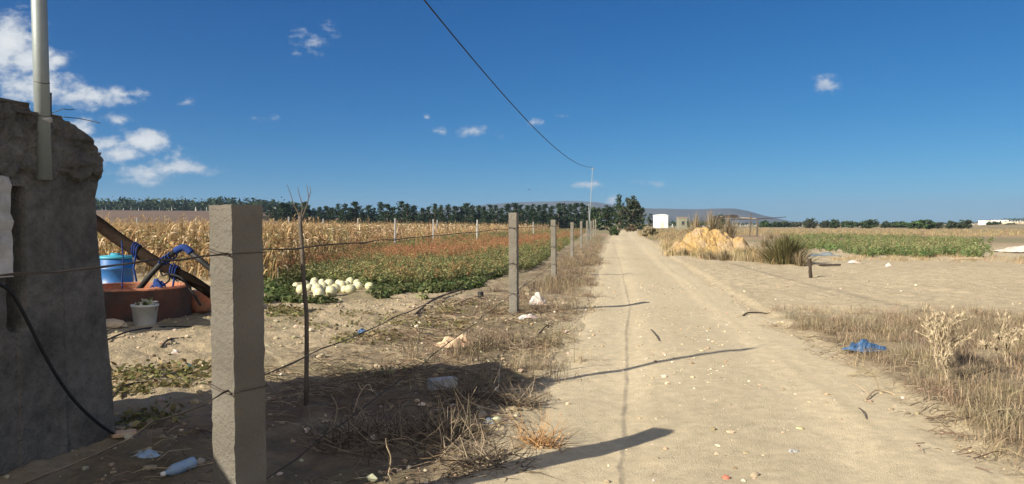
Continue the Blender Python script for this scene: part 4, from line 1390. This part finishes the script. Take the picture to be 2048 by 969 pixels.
# right-hand green weed band
rp = [(1575, 500), (1640, 506), (1690, 510), (1730, 519), (1780, 514), (1850, 520), (1900, 515), (1950, 523), (1985, 517), (1975, 500), (1985, 484), (1850, 477), (1650, 472), (1575, 474)]
Pr = fill(rp, 4200, .6)
nn = fbm(Pr[:, 0] * .12, Pr[:, 1] * .12, 151, 3)
kk = rng.random(len(Pr)) < np.clip(.7 + 1.1 * nn, .12, 1) * (1 - .92 * sstep(1850, 1990, CX + Pr[:, 0] / Pr[:, 1] * F_PX)); Pr = Pr[kk]; nn = nn[kk]
gp = [(.125, .185, .065), (.155, .21, .08), (.10, .155, .055), (.22, .22, .105)]
tag(scatter('green_scrub', [weed(60 + s, .55, 50, gp, .06, 2, (.30, .25, .13)) for s in range(5)], Pr, M['leaf'], rng.uniform(.45, 1.15, len(Pr)) * .85, tints(len(Pr), .75, 1.3) * (1 + .15 * nn)[:, None]), 'band of green weeds across the right-hand plain', 'weeds')
# dry stubble beyond and around it
DRY = ((.44, .34, .19), (.36, .27, .15), (.50, .40, .24), (.28, .21, .125))
Ps_ = fill([(1640, 518), (1760, 517), (1850, 516), (2060, 520), (2060, 532), (1850, 526), (1700, 530)], 130, .2)
tag(scatter('dry_stubble', [tuft(90 + s, 22, .2, .2, .010, .9, DRY) for s in range(4)], Ps_, M['straw'], rng.uniform(.4, 1.3, len(Ps_)), tints(len(Ps_), .7, 1.1)), 'thin dry grass along the near edge of the green weeds', 'dry grass')
Pd = np.concatenate([fill([(1290, 470), (1560, 472), (2060, 474), (2060, 459), (1290, 457)], 2600, .6), fill([(1480, 500), (1580, 520), (1560, 535), (1400, 520), (1330, 512), (1320, 490)], 260, .3), fill([(1280, 475), (1350, 490), (1380, 486), (1360, 465), (1275, 463)], 300, .5)])
tag(scatter('dry_stubble', [tuft(80 + s, 26, .34, .16, .014, .4, DRY + ((.16, .15, .08),)) for s in range(5)], Pd, M['straw'], rng.uniform(.7, 1.5, len(Pd)), tints(len(Pd), .7, 1.2)), 'dry stubble on the right-hand plain', 'dry grass')

# foreground right: dry grass verge
dg = [(1530, 648), (1640, 632), (1800, 625), (2080, 628), (2200, 700), (2200, 1300), (2200, 1300), (2020, 962), (1930, 890), (1800, 790), (1690, 722), (1600, 672)]
def fill_xy(n, x0, x1, y0, y1, cond):
    x = rng.uniform(x0, x1, n); y = rng.uniform(y0, y1, n)
    k_ = cond(x, y); x, y = x[k_], y[k_]
    return np.c_[x, y, gh(x, y)]
def cond_right(x, y):
    t = road_t(x, y)
    lim = 14.2 - .12 * (x - 4)
    n_ = fbm(x * .9, y * .9, 161, 3)
    e_ = sstep(1.0, 1.22, t + .14 * n_) * (1 - sstep(lim - 3.2, lim, y + 1.2 * n_))
    return rng.random(len(x)) < e_ * np.clip(.62 + .9 * n_, .06, 1)
Pg = fill_xy(13500, 2.5, 11, 2.0, 14.5, cond_right)
dcol = ((.38, .305, .195), (.30, .235, .155), (.48, .39, .26), (.19, .15, .10), (.26, .205, .135))
tag(scatter('dry_grass', [tuft(100 + s, 24, .14, .09, .0038, 1.6, dcol) for s in range(7)], Pg, M['straw'], rng.uniform(.55, 1.35, len(Pg)), tints(len(Pg), .7, 1.2)), 'matted dry grass on the right verge', 'dry grass')
# dry debris grass along the fence foot
def cond_bank(x, y):
    t = road_t(x, y)
    n_ = fbm(x * 1.1, y * 1.1, 171, 3)
    e_ = sstep(.92, 1.2, -t + .34 * n_) * (1 - sstep(1.75, 2.3, -t))
    return rng.random(len(x)) < e_ * np.clip(.22 + 1.1 * n_, .02, 1) * sstep(5, 10, y)
Pb = fill_xy(9000, -1.5, 4.5, 4.5, 34, cond_bank)
Pb2 = fill([(1100, 540), (1190, 530), (1205, 490), (1205, 470), (1190, 466), (1150, 495), (1120, 520)], 700, .6)
bcol = ((.30, .235, .15), (.22, .165, .11), (.38, .30, .19), (.17, .13, .09))
Pb = np.concatenate([Pb, Pb2])
tag(scatter('dry_verge_grass', [tuft(120 + s, 22, .22, .11, .005, 1.1, bcol) for s in range(6)], Pb, M['straw'], rng.uniform(.5, 1.3, len(Pb)), tints(len(Pb), .7, 1.25)), 'dead grass along the foot of the fence', 'dry grass')

# twigs and straw litter
def litter(seed, n, L, w, cols):
    r = random.Random(seed); mb = MB()
    for _ in range(n):
        a = r.uniform(0, 6.28); l = L * r.uniform(.3, 1.2); c0 = Vector((r.gauss(0, .12), r.gauss(0, .12), abs(r.gauss(.015, .02))))
        d = Vector((math.cos(a), math.sin(a), r.gauss(.0, .22)))
        pts = [c0 - d * l / 2, c0 + Vector((r.gauss(0, .02), r.gauss(0, .02), .02)), c0 + d * l / 2]
        c = r.choice(cols)
        for sd in ((-math.sin(a), math.cos(a), 0), (0, 0, 1)):
            mb.ribbon(pts, [w, w * .9, w * .5], sd, c)
    return mb.arrays()
def cond_lit(x, y):
    t = road_t(x, y)
    e_ = sstep(.95, 1.15, -t) * (1 - sstep(2.0, 3.4, -t))
    return rng.random(len(x)) < e_ * np.clip(.35 + 1.0 * fbm(x * 1.3, y * 1.3, 181, 3), .03, 1)
Pl = np.concatenate([fill_xy(2900, -2.5, 2.5, 3.0, 16, cond_lit), fill_xy(160, 2.6, 5.5, 3.5, 12, lambda x, y: rng.random(len(x)) < sstep(.8, .95, road_t(x, y)) * (1 - sstep(1.2, 1.5, road_t(x, y))))])
tag(scatter('twig_litter', [litter(140 + s, 9, .22, .006, ((.34, .27, .19), (.24, .18, .12), (.44, .36, .25), (.15, .11, .08))) for s in range(6)], Pl, M['straw'], rng.uniform(.5, 1.3, len(Pl)), tints(len(Pl), .7, 1.2)), 'broken twigs and straw along the fence', 'twigs')
# sparse yard weeds
Py = np.concatenate([fill([(220, 750), (420, 730), (430, 770), (230, 800)], 42, .2), fill([(560, 640), (820, 625), (980, 600), (900, 680), (700, 700)], 70, .2), fill([(230, 840), (330, 850), (300, 870), (240, 880)], 10, .2), fill([(540, 620), (620, 625), (600, 640), (540, 640)], 30, .2)])
tag(scatter('yard_weeds', [weed(160 + s, .075, 24, [(.16, .15, .06), (.12, .13, .05), (.24, .19, .09)], .03) for s in range(4)], Py, M['leaf'], rng.uniform(.5, 1.2, len(Py)), tints(len(Py))), 'low sparse weeds on the bare yard', 'weeds')

# gravel and crumbs
def pebble(seed, col):
    mb = blob(1, .8, .6, seed, .3, 1, .4, col); return mb.arrays()
pebs = [pebble(s, c) for s, c in ((1, (.46, .38, .26)), (2, (.47, .40, .28)), (3, (.28, .22, .15)), (4, (.58, .51, .40)), (5, (.40, .31, .20)))]
def cond_grav(x, y):
    t = road_t(x, y)
    return (np.abs(t) < 1.0) & (rng.random(len(x)) < .25 + .6 * np.exp(-(t / .35) ** 2) + .5 * sstep(.6, .95, np.abs(t)))
Pq = fill_xy(22000, -1, 6, 2.8, 20, cond_grav)
Pq = Pq[rng.random(len(Pq)) < np.clip(.7 + 1.3 * fbm(Pq[:, 0] * 1.1, Pq[:, 1] * .6, 201, 3), .2, 1)]
tag(scatter('gravel', pebs, Pq, M['stone'], np.minimum(rng.exponential(.0066, len(Pq)) + .004, .038), tints(len(Pq), .8, 1.15)), 'small stones strewn over the dirt track', 'gravel')
Pq = np.concatenate([fill_xy(9000, -6, 1.2, 4.5, 16, lambda x, y: (road_t(x, y) < -1.0) & (rng.random(len(x)) < np.clip(.4 + .8 * fbm(x * .8, y * .8, 191, 3), .05, 1))), fill_xy(400, 3, 12, 9, 30, lambda x, y: road_t(x, y) > 1.1)])
tag(scatter('earth_crumbs', pebs, Pq, M['stone'], np.minimum(rng.exponential(.0115, len(Pq)) + .006, .06), tints(len(Pq), .65, 1.05)), 'crumbs of earth and stones on the yard', 'earth crumbs')

# ================================================================== SMALL THINGS
# larger stones, one by one
for i, (px, py, w, lab) in enumerate([
        (1512, 957, 26, 'pale chipped stone at the bottom edge of the track'), (1436, 914, 16, 'tan stone in the middle of the track near its lower edge'),
        (1137, 812, 14, 'pale stone at the left edge of the track above the post shadow'), (1110, 727, 12, 'small pale stone beside the tip of the wall shadow'),
        (1067, 799, 20, 'cream stone in the dry litter left of the track'), (1000, 846, 22, 'pale stone at the edge of the wall shadow'),
        (880, 747, 26, 'tan stone on the upper edge of the wall shadow'), (783, 747, 24, 'dark earthy stone above the wall shadow'),
        (950, 806, 16, 'grey stone inside the wall shadow'), (1565, 647, 12, 'small white stone on the right edge of the track'),
        (1140, 872, 12, 'little stone just above the wide post shadow'), (640, 716, 24, 'brown stone beside the crooked stake'),
        (755, 735, 20, 'loose stone on the bare earth above the wall shadow'), (1055, 590, 16, 'brownish stone near the second post')]):
    g = G(px, py); r_ = w / 2 / F_PX * g.y
    o = blob(r_, r_ * .8, r_ * .75, 400 + i, .35).build('stone', M['rock']); o.location = g - Vector((0, 0, r_ * .1)); o.rotation_euler = (0, 0, i)
    tag(o, lab, 'stone')
g = G(1455, 963); o = blob(.028, .024, .022, 450, .15).build('red_stone', M['clay']); o.location = g; tag(o, 'rounded red stone at the bottom of the track', 'stone')

def put(mb, name, m, px, py, label, cat, rz=0, dz=0, smooth=False):
    o = mb.build(name, M[m], smooth=smooth); o.location = G(px, py, dz); o.rotation_euler = (0, 0, rz)
    return tag(o, label, cat)


put(crumple(.52, .34, .15, 11, 13), 'paper_sack', 'sack', 912, 695, 'torn beige paper sack crumpled on the dry litter by the fence', 'sack', .4)
put(crumple(.38, .28, .26, 12, 12), 'plastic_bag', 'whitebag', 1076, 612, 'whitish plastic bag bunched up to the right of the second post', 'plastic bag', 0)
put(crumple(.36, .22, .07, 13, 11), 'plastic_bag', 'whitebag', 1056, 638, 'flat pale plastic bag lying below the foot of the second post', 'plastic bag', .3)
put(crumple(.15, .12, .07, 14, 8), 'plastic_scrap', 'bluebag', 723, 664, 'small bright blue plastic scrap on the bare yard', 'plastic scrap', .2)
put(crumple(.46, .34, .13, 15, 14), 'plastic_bag', 'bluebag', 1733, 708, 'blue plastic bag caught in the dry grass of the right verge', 'plastic bag', .5, .03)
put(crumple(.20, .15, .07, 16, 8), 'plastic_scrap', 'whitebag', 881, 582, 'white plastic scrap at the edge of the weeds', 'plastic scrap', 0)
put(crumple(.20, .16, .1, 17, 8), 'plastic_scrap', 'whitebag', 1058, 524, 'white plastic scrap between the second and third posts', 'plastic scrap', 0)
put(crumple(.50, .3, .12, 18, 9), 'plastic_scrap', 'whitebag', 1708, 526, 'long white plastic scrap on the right-hand bare ground', 'plastic scrap', 0)
put(crumple(.2, .2, .16, 19, 8), 'plastic_scrap', 'whitebag', 1778, 534, 'small white plastic lump on the right-hand bare ground', 'plastic scrap', 0)
put(crumple(1.6, .8, .2, 20, 14), 'tarp', 'tarp', 1648, 512, 'crumpled grey-blue tarp at the edge of the green weeds', 'tarp', 0)
put(crumple(.10, .08, .05, 22, 7), 'plastic_scrap', 'bottle', 978, 850, 'pale blue plastic scrap in the wall shadow beside stones', 'plastic scrap', 0)
put(crumple(.18, .13, .06, 23, 8), 'plastic_scrap', 'bottle', 288, 916, 'faint bluish plastic scrap lying in the deep shade of the wall', 'plastic scrap', .7)
put(crumple(.11, .06, .025, 24, 7), 'dark_scrap', 'slab', 1590, 908, 'small dark scrap on the track near its lower right', 'scrap', .6)
put(crumple(.26, .1, .05, 25, 8), 'dark_scrap', 'rubber', 360, 744, 'black plastic scrap on the yard left of the nearest post', 'scrap', .4)
put(crumple(.14, .08, .05, 26, 7), 'plastic_scrap', 'lid', 375, 738, 'small pale turquoise scrap beside the black scrap on the yard', 'plastic scrap', .4)
put(crumple(.10, .09, .05, 27, 7), 'plastic_scrap', 'whitebag', 348, 708, 'tiny white scrap on the yard left of the nearest post', 'plastic scrap', .4)
put(crumple(.11, .08, .04, 28, 7), 'plastic_scrap', 'whitebag', 536, 520, 'x', 'plastic scrap') if False else None
put(rough_box(.26, .13, .09, .05, .004, 33), 'brick', 'slab', 884, 778, 'grey block lying in the upper part of the wall shadow', 'block', .5)
put(rough_box(.09, .34, .03, .05, .003, 34), 'plank', 'drywood', 270, 858, 'pale broken plank lying at the foot of the ruined wall', 'plank', -.5, .01)
put(rough_box(.10, .16, .03, .05, .003, 35), 'plank', 'sack', 243, 877, 'short pale board end beside the ruined wall corner', 'plank', -1.0, .01)
# pale sheet at the far right edge
gw = G(2030, 505)
o = crumple(3.6, 1.3, .55, 88, 16).build('plastic_sheet', M['whitebag']); o.location = gw + Vector((.8, 0, .02)); o.rotation_euler = (0, 0, .1)
tag(o, 'large pale plastic sheet lying at the right edge beyond the green weeds', 'plastic sheet')

# plastic bottle in the deep shade
g = G(384, 938, .03)
bt = empty('plastic_bottle', g, 0, 'pale blue plastic bottle lying in the deep shade behind the nearest post', 'bottle')
b = MB(); b.lathe([(0, 0), (.033, 0), (.036, .01), (.036, .05), (.033, .06), (.036, .07), (.036, .13), (.028, .165), (.014, .19), (.013, .2)], 18); bo = b.build('body', M['bottle'], bt, True)
b = MB(); b.lathe([(.015, .2), (.015, .222), (0, .222)], 14); bc_ = b.build('cap', M['white'], bt, True)
bt.rotation_euler = (R(96), 0, R(-35))

# black can on a stub in the litter
put((lambda m_: (m_.lathe([(0, 0), (.055, 0), (.062, .02), (.062, .15), (.05, .17), (.0, .17)], 16), m_)[1])(MB()), 'black_can', 'rubber', 961, 600, 'small black can standing among branches left of the second post', 'can', 0, 0, True)

# branches and sticks lying about
def branch(pts, r0, r1, m, label, name='branch', lift=.015, side=0, seed=0):
    rr = random.Random(seed)
    P = [G(x, y, lift + (.02 * math.sin(i * 1.7) if lift > .01 else 0)) for i, (x, y) in enumerate(pts)]
    Pm = smooth_path(P, 4)
    n_ = len(Pm)
    mb = MB(); mb.tube(Pm, [r0 + (r1 - r0) * i / (n_ - 1) for i in range(n_)], 6)
    for s in range(side):
        i = rr.randrange(2, n_ - 2); p = Pm[i]
        d = Vector((rr.gauss(0, 1), rr.gauss(0, 1), abs(rr.gauss(0, .7)))).normalized() * rr.uniform(.12, .3)
        mb.tube([p, p + d * .5 + Vector((0, 0, .02)), p + d], [r1 * 1.1, r1 * .9, r1 * .4], 5)
    o0_ = P[0].copy()
    mb.v = [(a - o0_.x, b_ - o0_.y, c - o0_.z) for a, b_, c in mb.v]
    o = mb.build(name, M[m]); o.location = o0_
    return tag(o, label, 'branch')


branch([(830, 632), (868, 606), (905, 590), (945, 577)], .02, .012, 'darkwood', 'long dark branch lying on the yard below the weeds', lift=.05)
branch([(905, 616), (930, 608), (955, 596)], .022, .015, 'drywood', 'pale stick lying beside the small black can', lift=.05)
branch([(1030, 598), (1045, 582), (1058, 566)], .02, .015, 'drywood', 'pale pole leaning on the ground behind the second post', lift=.12)
branch([(1487, 634), (1500, 630), (1535, 627), (1560, 628)], .016, .006, 'darkwood', 'thin dark stick on the right edge of the track', side=1)
branch([(1303, 662), (1312, 676), (1321, 686)], .008, .006, 'greybark', 'short dark stick in the middle of the track')
branch([(1735, 806), (1755, 790), (1785, 790), (1795, 793)], .008, .004, 'drywood', 'curved grey twig at the grassy right edge of the track', side=2, seed=3)
branch([(1722, 822), (1728, 832), (1738, 843)], .005, .004, 'greybark', 'small dark twig below the curved grey twig')
branch([(205, 687), (260, 668), (330, 655), (405, 655)], .012, .012, 'rubber', 'black hose lying along the edge of the well shadow', 'hose')
branch([(320, 702), (335, 688), (360, 676), (385, 672)], .014, .01, 'darkwood', 'dark bent stick on the yard in front of the bucket')
branch([(215, 808), (240, 785), (280, 768), (312, 760)], .012, .008, 'darkwood', 'dark twig on the yard beside the ruined wall')
branch([(1060, 690), (1090, 660), (1105, 648)], .012, .008, 'darkwood', 'dark stick in the litter beside the second post')
# bleached twigs rising out of the shadow
for i, (pts, lab) in enumerate([
        ([(688, 838, 0), (705, 845, .05), (735, 856, .03)], 'bleached curved twig catching the sun in the wall shadow'),
        ([(652, 878, 0), (668, 845, .06), (672, 815, .13), (660, 792, .2)], 'forked pale twig standing in the dark debris'),
        ([(700, 832, 0), (703, 800, .12), (695, 770, .24), (686, 748, .32)], 'tall thin dry stem rising from the wall shadow'),
        ([(705, 832, 0), (718, 790, .16), (735, 770, .25), (744, 786, .17)], 'branching dry stem beside the tall thin stem'),
        ([(775, 960, 0), (780, 920, .03), (772, 895, .05), (770, 880, .07)], 'grey twisted root at the bottom of the debris'),
        ([(735, 940, 0), (737, 910, .03), (733, 890, .06)], 'short grey twig left of the twisted root'),
        ([(860, 905, 0), (800, 880, .04), (745, 890, .05), (700, 850, .08)], 'long grey branch lying across the debris'),
        ([(1000, 830, 0), (960, 815, .03), (930, 800, .05), (905, 770, .1)], 'long thin branch reaching out of the wall shadow'),
        ([(985, 778, .02), (1000, 795, .04), (1010, 800, .03)], 'white stub of pipe at the edge of the wall shadow')]):
    base = G(pts[0][0], pts[0][1])
    P = []
    for (x, y, up) in pts:
        q = at(x, y, base.y - .02 * len(P)); g_ = gz(q.x, q.y) + .012
        if q.z < g_: q = G(x, y, .015 + up * .3)
        P.append(q)
    mb = MB(); Pm = smooth_path(P, 4); mb.tube([p - base for p in Pm], [.0052 - .0032 * k_ / len(Pm) for k_ in range(len(Pm))], 5)
    rr = random.Random(i)
    for s in range(2):
        p = Pm[rr.randrange(2, len(Pm))] - base; d = Vector((rr.gauss(0, .07), rr.gauss(0, .05), abs(rr.gauss(0, .07))))
        mb.tube([p, p + d * .6, p + d], [.004, .003, .0015], 4)
    o = mb.build('twig', M['plaster'] if i == 8 else M['drywood' if i % 3 != 2 else 'greybark']); o.location = base
    tag(o, lab, 'twig')
# heaps of dead brush in and beside the shadow
for i, (px, py, w, h, n_, lab) in enumerate([
        (840, 880, .9, .34, 260, 'tangled heap of dead brush in the deepest wall shadow'), (930, 800, .65, .22, 150, 'low tangle of dead brush in the wall shadow near the grey block'),
        (960, 690, .5, .2, 110, 'grey tangle of dead brush behind the torn paper sack'), (1060, 690, .6, .12, 110, 'flat mat of dry stems below the second post'),
        (700, 890, .6, .24, 130, 'sparse dead brush at the left of the shaded debris'), (950, 930, .6, .12, 90, 'sunlit mat of dry stems between the two shadows'),
        (1130, 560, .7, .3, 110, 'tangled dry brush beside the third post'), (1050, 815, .35, .14, 60, 'small sunlit brush clump right of the wall shadow'),
        (1085, 895, .25, .1, 50, 'little orange-brown brush clump on the track edge'), (990, 585, .6, .25, 70, 'thin dry stalks around the black can')]):
    g = G(px, py); rr = random.Random(700 + i); mb = MB()
    for _ in range(int(n_ * 1.9)):
        a = rr.uniform(0, 6.28); q = rr.uniform(0, w / 2) * 1.15; p = Vector((math.cos(a) * q, math.sin(a) * q, 0)); p.z = gz(g.x + p.x, g.y + p.y) - g.z + rr.uniform(0, .02)
        d = Vector((rr.gauss(0, 1), rr.gauss(0, 1), abs(rr.gauss(0, .9)) * h / w * 2)).normalized() * rr.uniform(.1, .32)
        c = rr.choice(((.24, .19, .14), (.16, .125, .09), (.36, .29, .21), (.10, .08, .06)) if i != 8 else ((.40, .24, .11), (.34, .2, .1)))
        mb.tube([p, p + d * .5 + Vector((rr.gauss(0, .02), rr.gauss(0, .02), rr.gauss(0, .015))), p + d], [.0032, .0026, .001], 3, c, False)
    o = mb.build('dead_brush', M['straw']); o.location = g; tag(o, lab, 'brush')

# short stake on the right-hand ground
g = G(1622, 557)
o = rough_box(.07, .07, .52, .1, .006, 77).build('stake', M['darkwood']); o.location = g; o.rotation_euler = (0, R(-4), .3); tag(o, 'short dark wooden stake standing alone on the bare right-hand ground', 'stake')
# small dark stool-like lump and fallen board beyond it
put(rough_box(.8, .12, .06, .2, .006, 78), 'board', 'darkwood', 1660, 535, 'dark board lying on the ground behind the short stake', 'board', .2, .03)
put(rough_box(1.3, .08, .05, .3, .008, 79), 'board', 'drywood', 1935, 520, 'long pale board lying at the edge of the green weeds', 'board', .02, .02)

# thin pegs near the sack
for px, y0, y1, lab in ((865, 663, 645, 'thin broken stem standing left of the torn sack'), (838, 683, 662, 'thin short stem standing far left of the torn sack')):
    g = G(px, y0); b = MB(); b.tube([(0, 0, -.03), (.004, 0, .1), (0, 0, (y0 - y1) / F_PX * g.y)], .007, 6); o = b.build('stem', M['greybark']); o.location = g; tag(o, lab, 'stem')
# drooping seedling and leafy sprigs in the yard
for px, py, h, lab in ((778, 760, .14, 'small dark leafy sprout on the upper edge of the wall shadow'), (845, 600, .3, 'yellow-green leafy plant at the front edge of the weeds'), (800, 590, .26, 'dark green leafy plant beside the melons')):
    g = G(px, py); v, f, c = weed(int(px), h, 40, WG, h * .17); o = np_mesh('leafy_plant', v, f, c * (1.6 if px == 845 else .9), M['leaf']); o.location = g; tag(o, lab, 'plant')

# ---- rush bush by the heap, dry clumps on and round the heap
def rush(px, py, w, h, n_, cols, label, name='rush_clump'):
    g = G(px, py); rr = random.Random(int(px)); mb = MB()
    for _ in range(n_):
        a = rr.uniform(0, 6.28); q = abs(rr.gauss(0, w * .17)); b0 = Vector((math.cos(a) * q, math.sin(a) * q * .8, -.02))
        ln = q / w * 3.2 + rr.gauss(0, .25); L = h * rr.uniform(.4, 1.1) * (1.05 - .5 * min(1, q / (w * .5)))
        d = Vector((math.cos(a), math.sin(a), 0))
        pts = [b0 + d * ln * L * .95 * s ** 1.4 + Vector((0, 0, L * (s - .12 * abs(ln) * s * s))) for s in np.linspace(0, 1, 5)]
        c = rr.choice(cols); k_ = rr.uniform(.7, 1.3)
        mb.ribbon(pts, [.022, .02, .016, .012, .004], (-math.sin(a + rr.gauss(0, .6)), math.cos(a), 0), tuple(v * k_ for v in c))
    o = mb.build(name, M['leaf']); o.location = g
    return tag(o, label, 'rush')


rush(1572, 529, 1.9, 1.05, 1900, ((.10, .11, .045), (.13, .13, .05), (.17, .145, .065), (.075, .085, .035), (.26, .21, .11)), 'dense olive green rush clump standing right of the ochre heap')
rush(1600, 531, .6, .55, 160, ((.30, .24, .15), (.22, .17, .11)), 'small dry brown clump touching the right foot of the rush')
for i, (px, py, w, h, lab) in enumerate([
        (1385, 470, .8, .85, 'tall dry pale grass on the left crest of the heap'), (1415, 462, 1.0, .95, 'tallest dry pale stalks behind the top of the heap'), (1450, 466, 1.0, .8, 'dry grey grass behind the right top of the heap'),
        (1370, 512, .9, .4, 'dry grass tuft at the left foot of the heap'), (1420, 520, 1.1, .42, 'grey dry grass at the front foot of the heap'), (1450, 522, .9, .5, 'brown dry weed before the middle of the heap'),
        (1490, 516, 1.0, .5, 'dry brown grass between the heap and the rush'), (1478, 470, 1.1, .7, 'greenish dry grass under the shelter beam'), (1530, 495, 1.3, .7, 'dry brown grass behind the rush'), (1540, 478, 1.6, .8, 'dull dry grass below the shelter posts')]):
    rush(px, py if py > 475 else 500, w, h * (1 if py > 475 else 1.0), 240, ((.34, .27, .17), (.27, .21, .135), (.42, .34, .22), (.20, .17, .10)), lab, 'dry_grass_clump')
    o = bpy.context.scene.objects[-1] if False else None
for o in list(COL.objects):
    if o.name.startswith('dry_grass_clump') and ('crest' in o['label'] or 'tallest' in o['label'] or 'right top' in o['label']):
        px = 1385 if 'crest' in o['label'] else 1415 if 'tallest' in o['label'] else 1450
        o.location = (at(px + 5, 480, gH.y + 2.2).x, gH.y + 2.0, gH.z + .78); o.scale = (1, 1, 1.55)

# ---- dried thistles on the right verge
def thistle(px, py, H, seed, lean, label):
    g = G(px, py); rr = random.Random(seed)
    e = empty('dried_thistle', g, 0, label, 'thistle')
    st_ = MB()
    colr = (.46, .38, .26)
    def grow(p, d, L, r0, lv):
        q = p + d * L
        mid = p + d * L * .5 + Vector((rr.gauss(0, .02), rr.gauss(0, .02), 0))
        kc = rr.uniform(.8, 1.1)
        st_.tube([p, mid, q], [r0, r0 * .85, r0 * .65], 5, tuple(v * kc for v in colr), False)
        for _ in range(15):     # curled spiny leaf scraps
            s = rr.random(); c0 = p + d * L * s
            dd = Vector((rr.gauss(0, 1), rr.gauss(0, 1), rr.gauss(-.1, .7))).normalized() * rr.uniform(.025, .065)
            st_.ribbon([c0, c0 + dd * .5 + Vector((0, 0, .015)), c0 + dd + Vector((0, 0, -.02))], [.004, .0065, .0015], d.cross(dd).normalized(), tuple(v * kc for v in colr))
        if lv == 0:
            kh = rr.uniform(.8, 1.2); c_ = tuple(v * kh for v in (.50, .42, .29)); hd = MB()
            for k_ in range(14):
                a = rr.uniform(0, 6.28); u_ = d.orthogonal().normalized(); w_ = d.cross(u_)
                sp_ = (u_ * math.cos(a) + w_ * math.sin(a)) * rr.uniform(.5, 1) + d * rr.uniform(.2, 1)
                hd.ribbon([q - d * .01, q + sp_ * .016, q + sp_ * .034], [.0035, .005, .001], sp_.cross(d).normalized() if sp_.cross(d).length > 1e-4 else u_, c_)
            hd.tube([q - d * .012, q + d * .004, q + d * .014], [.006, .012, .004], 6, c_)
            hd.build('seed_head', M['straw'], e)
            return
        for k_ in range(rr.randint(2, 3) + (lv > 1)):
            nd = (d + Vector((rr.gauss(0, .5), rr.gauss(0, .5), rr.uniform(-.05, .4)))).normalized()
            grow(p + d * L * rr.uniform(.45, 1), nd, L * rr.uniform(.55, .85), r0 * .62, lv - 1)
    grow(Vector((0, 0, -.02)), Vector((lean, .1, 1)).normalized(), H * .42, .013, 3)
    grow(Vector((.05, .04, -.02)), Vector((lean * 1.6, -.1, 1)).normalized(), H * .36, .010, 2)
    st_.build('stem', M['straw'], e)
    return e


thistle(1905, 775, .95, 1, -.25, 'large pale dried thistle with many heads in the right verge grass')
thistle(1880, 740, .72, 7, -.05, 'second pale dried thistle just behind the large one')
thistle(2022, 735, .62, 3, -.15, 'pale dried thistle close to the right edge of the picture')
thistle(2075, 720, .6, 5, 0, 'dried thistle cut by the right edge of the picture')
# small bird far off over the trees
b = MB(); b.tube([(-.13, 0, 0), (-.04, 0, .02), (.06, 0, .02), (.14, 0, .0)], [.008, .045, .04, .006], 8)
for s in (-1, 1): b.add([(-.04, 0, .03), (.06, 0, .03), (.02, s * .2, .10), (-.05, s * .34, .06), (-.07, s * .2, .08)], [(0, 1, 2, 3, 4)])
o = b.build('bird', M['bird']); o.location = at(1058, 380, 120); o.rotation_euler = (0, 0, .5); tag(o, 'tiny dark bird flying in the sky above the tree line', 'bird')

# ================================================================== HAZE
hz = MB(); hz.box(-4600, -60, -1.5, 4600, 4300, 112)
hm = bpy.data.materials.new('air'); hm.use_nodes = True
N = hm.node_tree.nodes; N.clear()
ho = N.new('ShaderNodeOutputMaterial'); hv_ = N.new('ShaderNodeVolumePrincipled')
hv_.inputs['Color'].default_value = (.50, .70, 1.0, 1); hv_.inputs['Density'].default_value = .00017; hv_.inputs['Anisotropy'].default_value = .2
hm.node_tree.links.new(hv_.outputs[0], ho.inputs['Volume'])
haze = hz.build('haze', hm); tag(haze, kind='stuff')
print('objects', len(bpy.data.objects), 'script done')
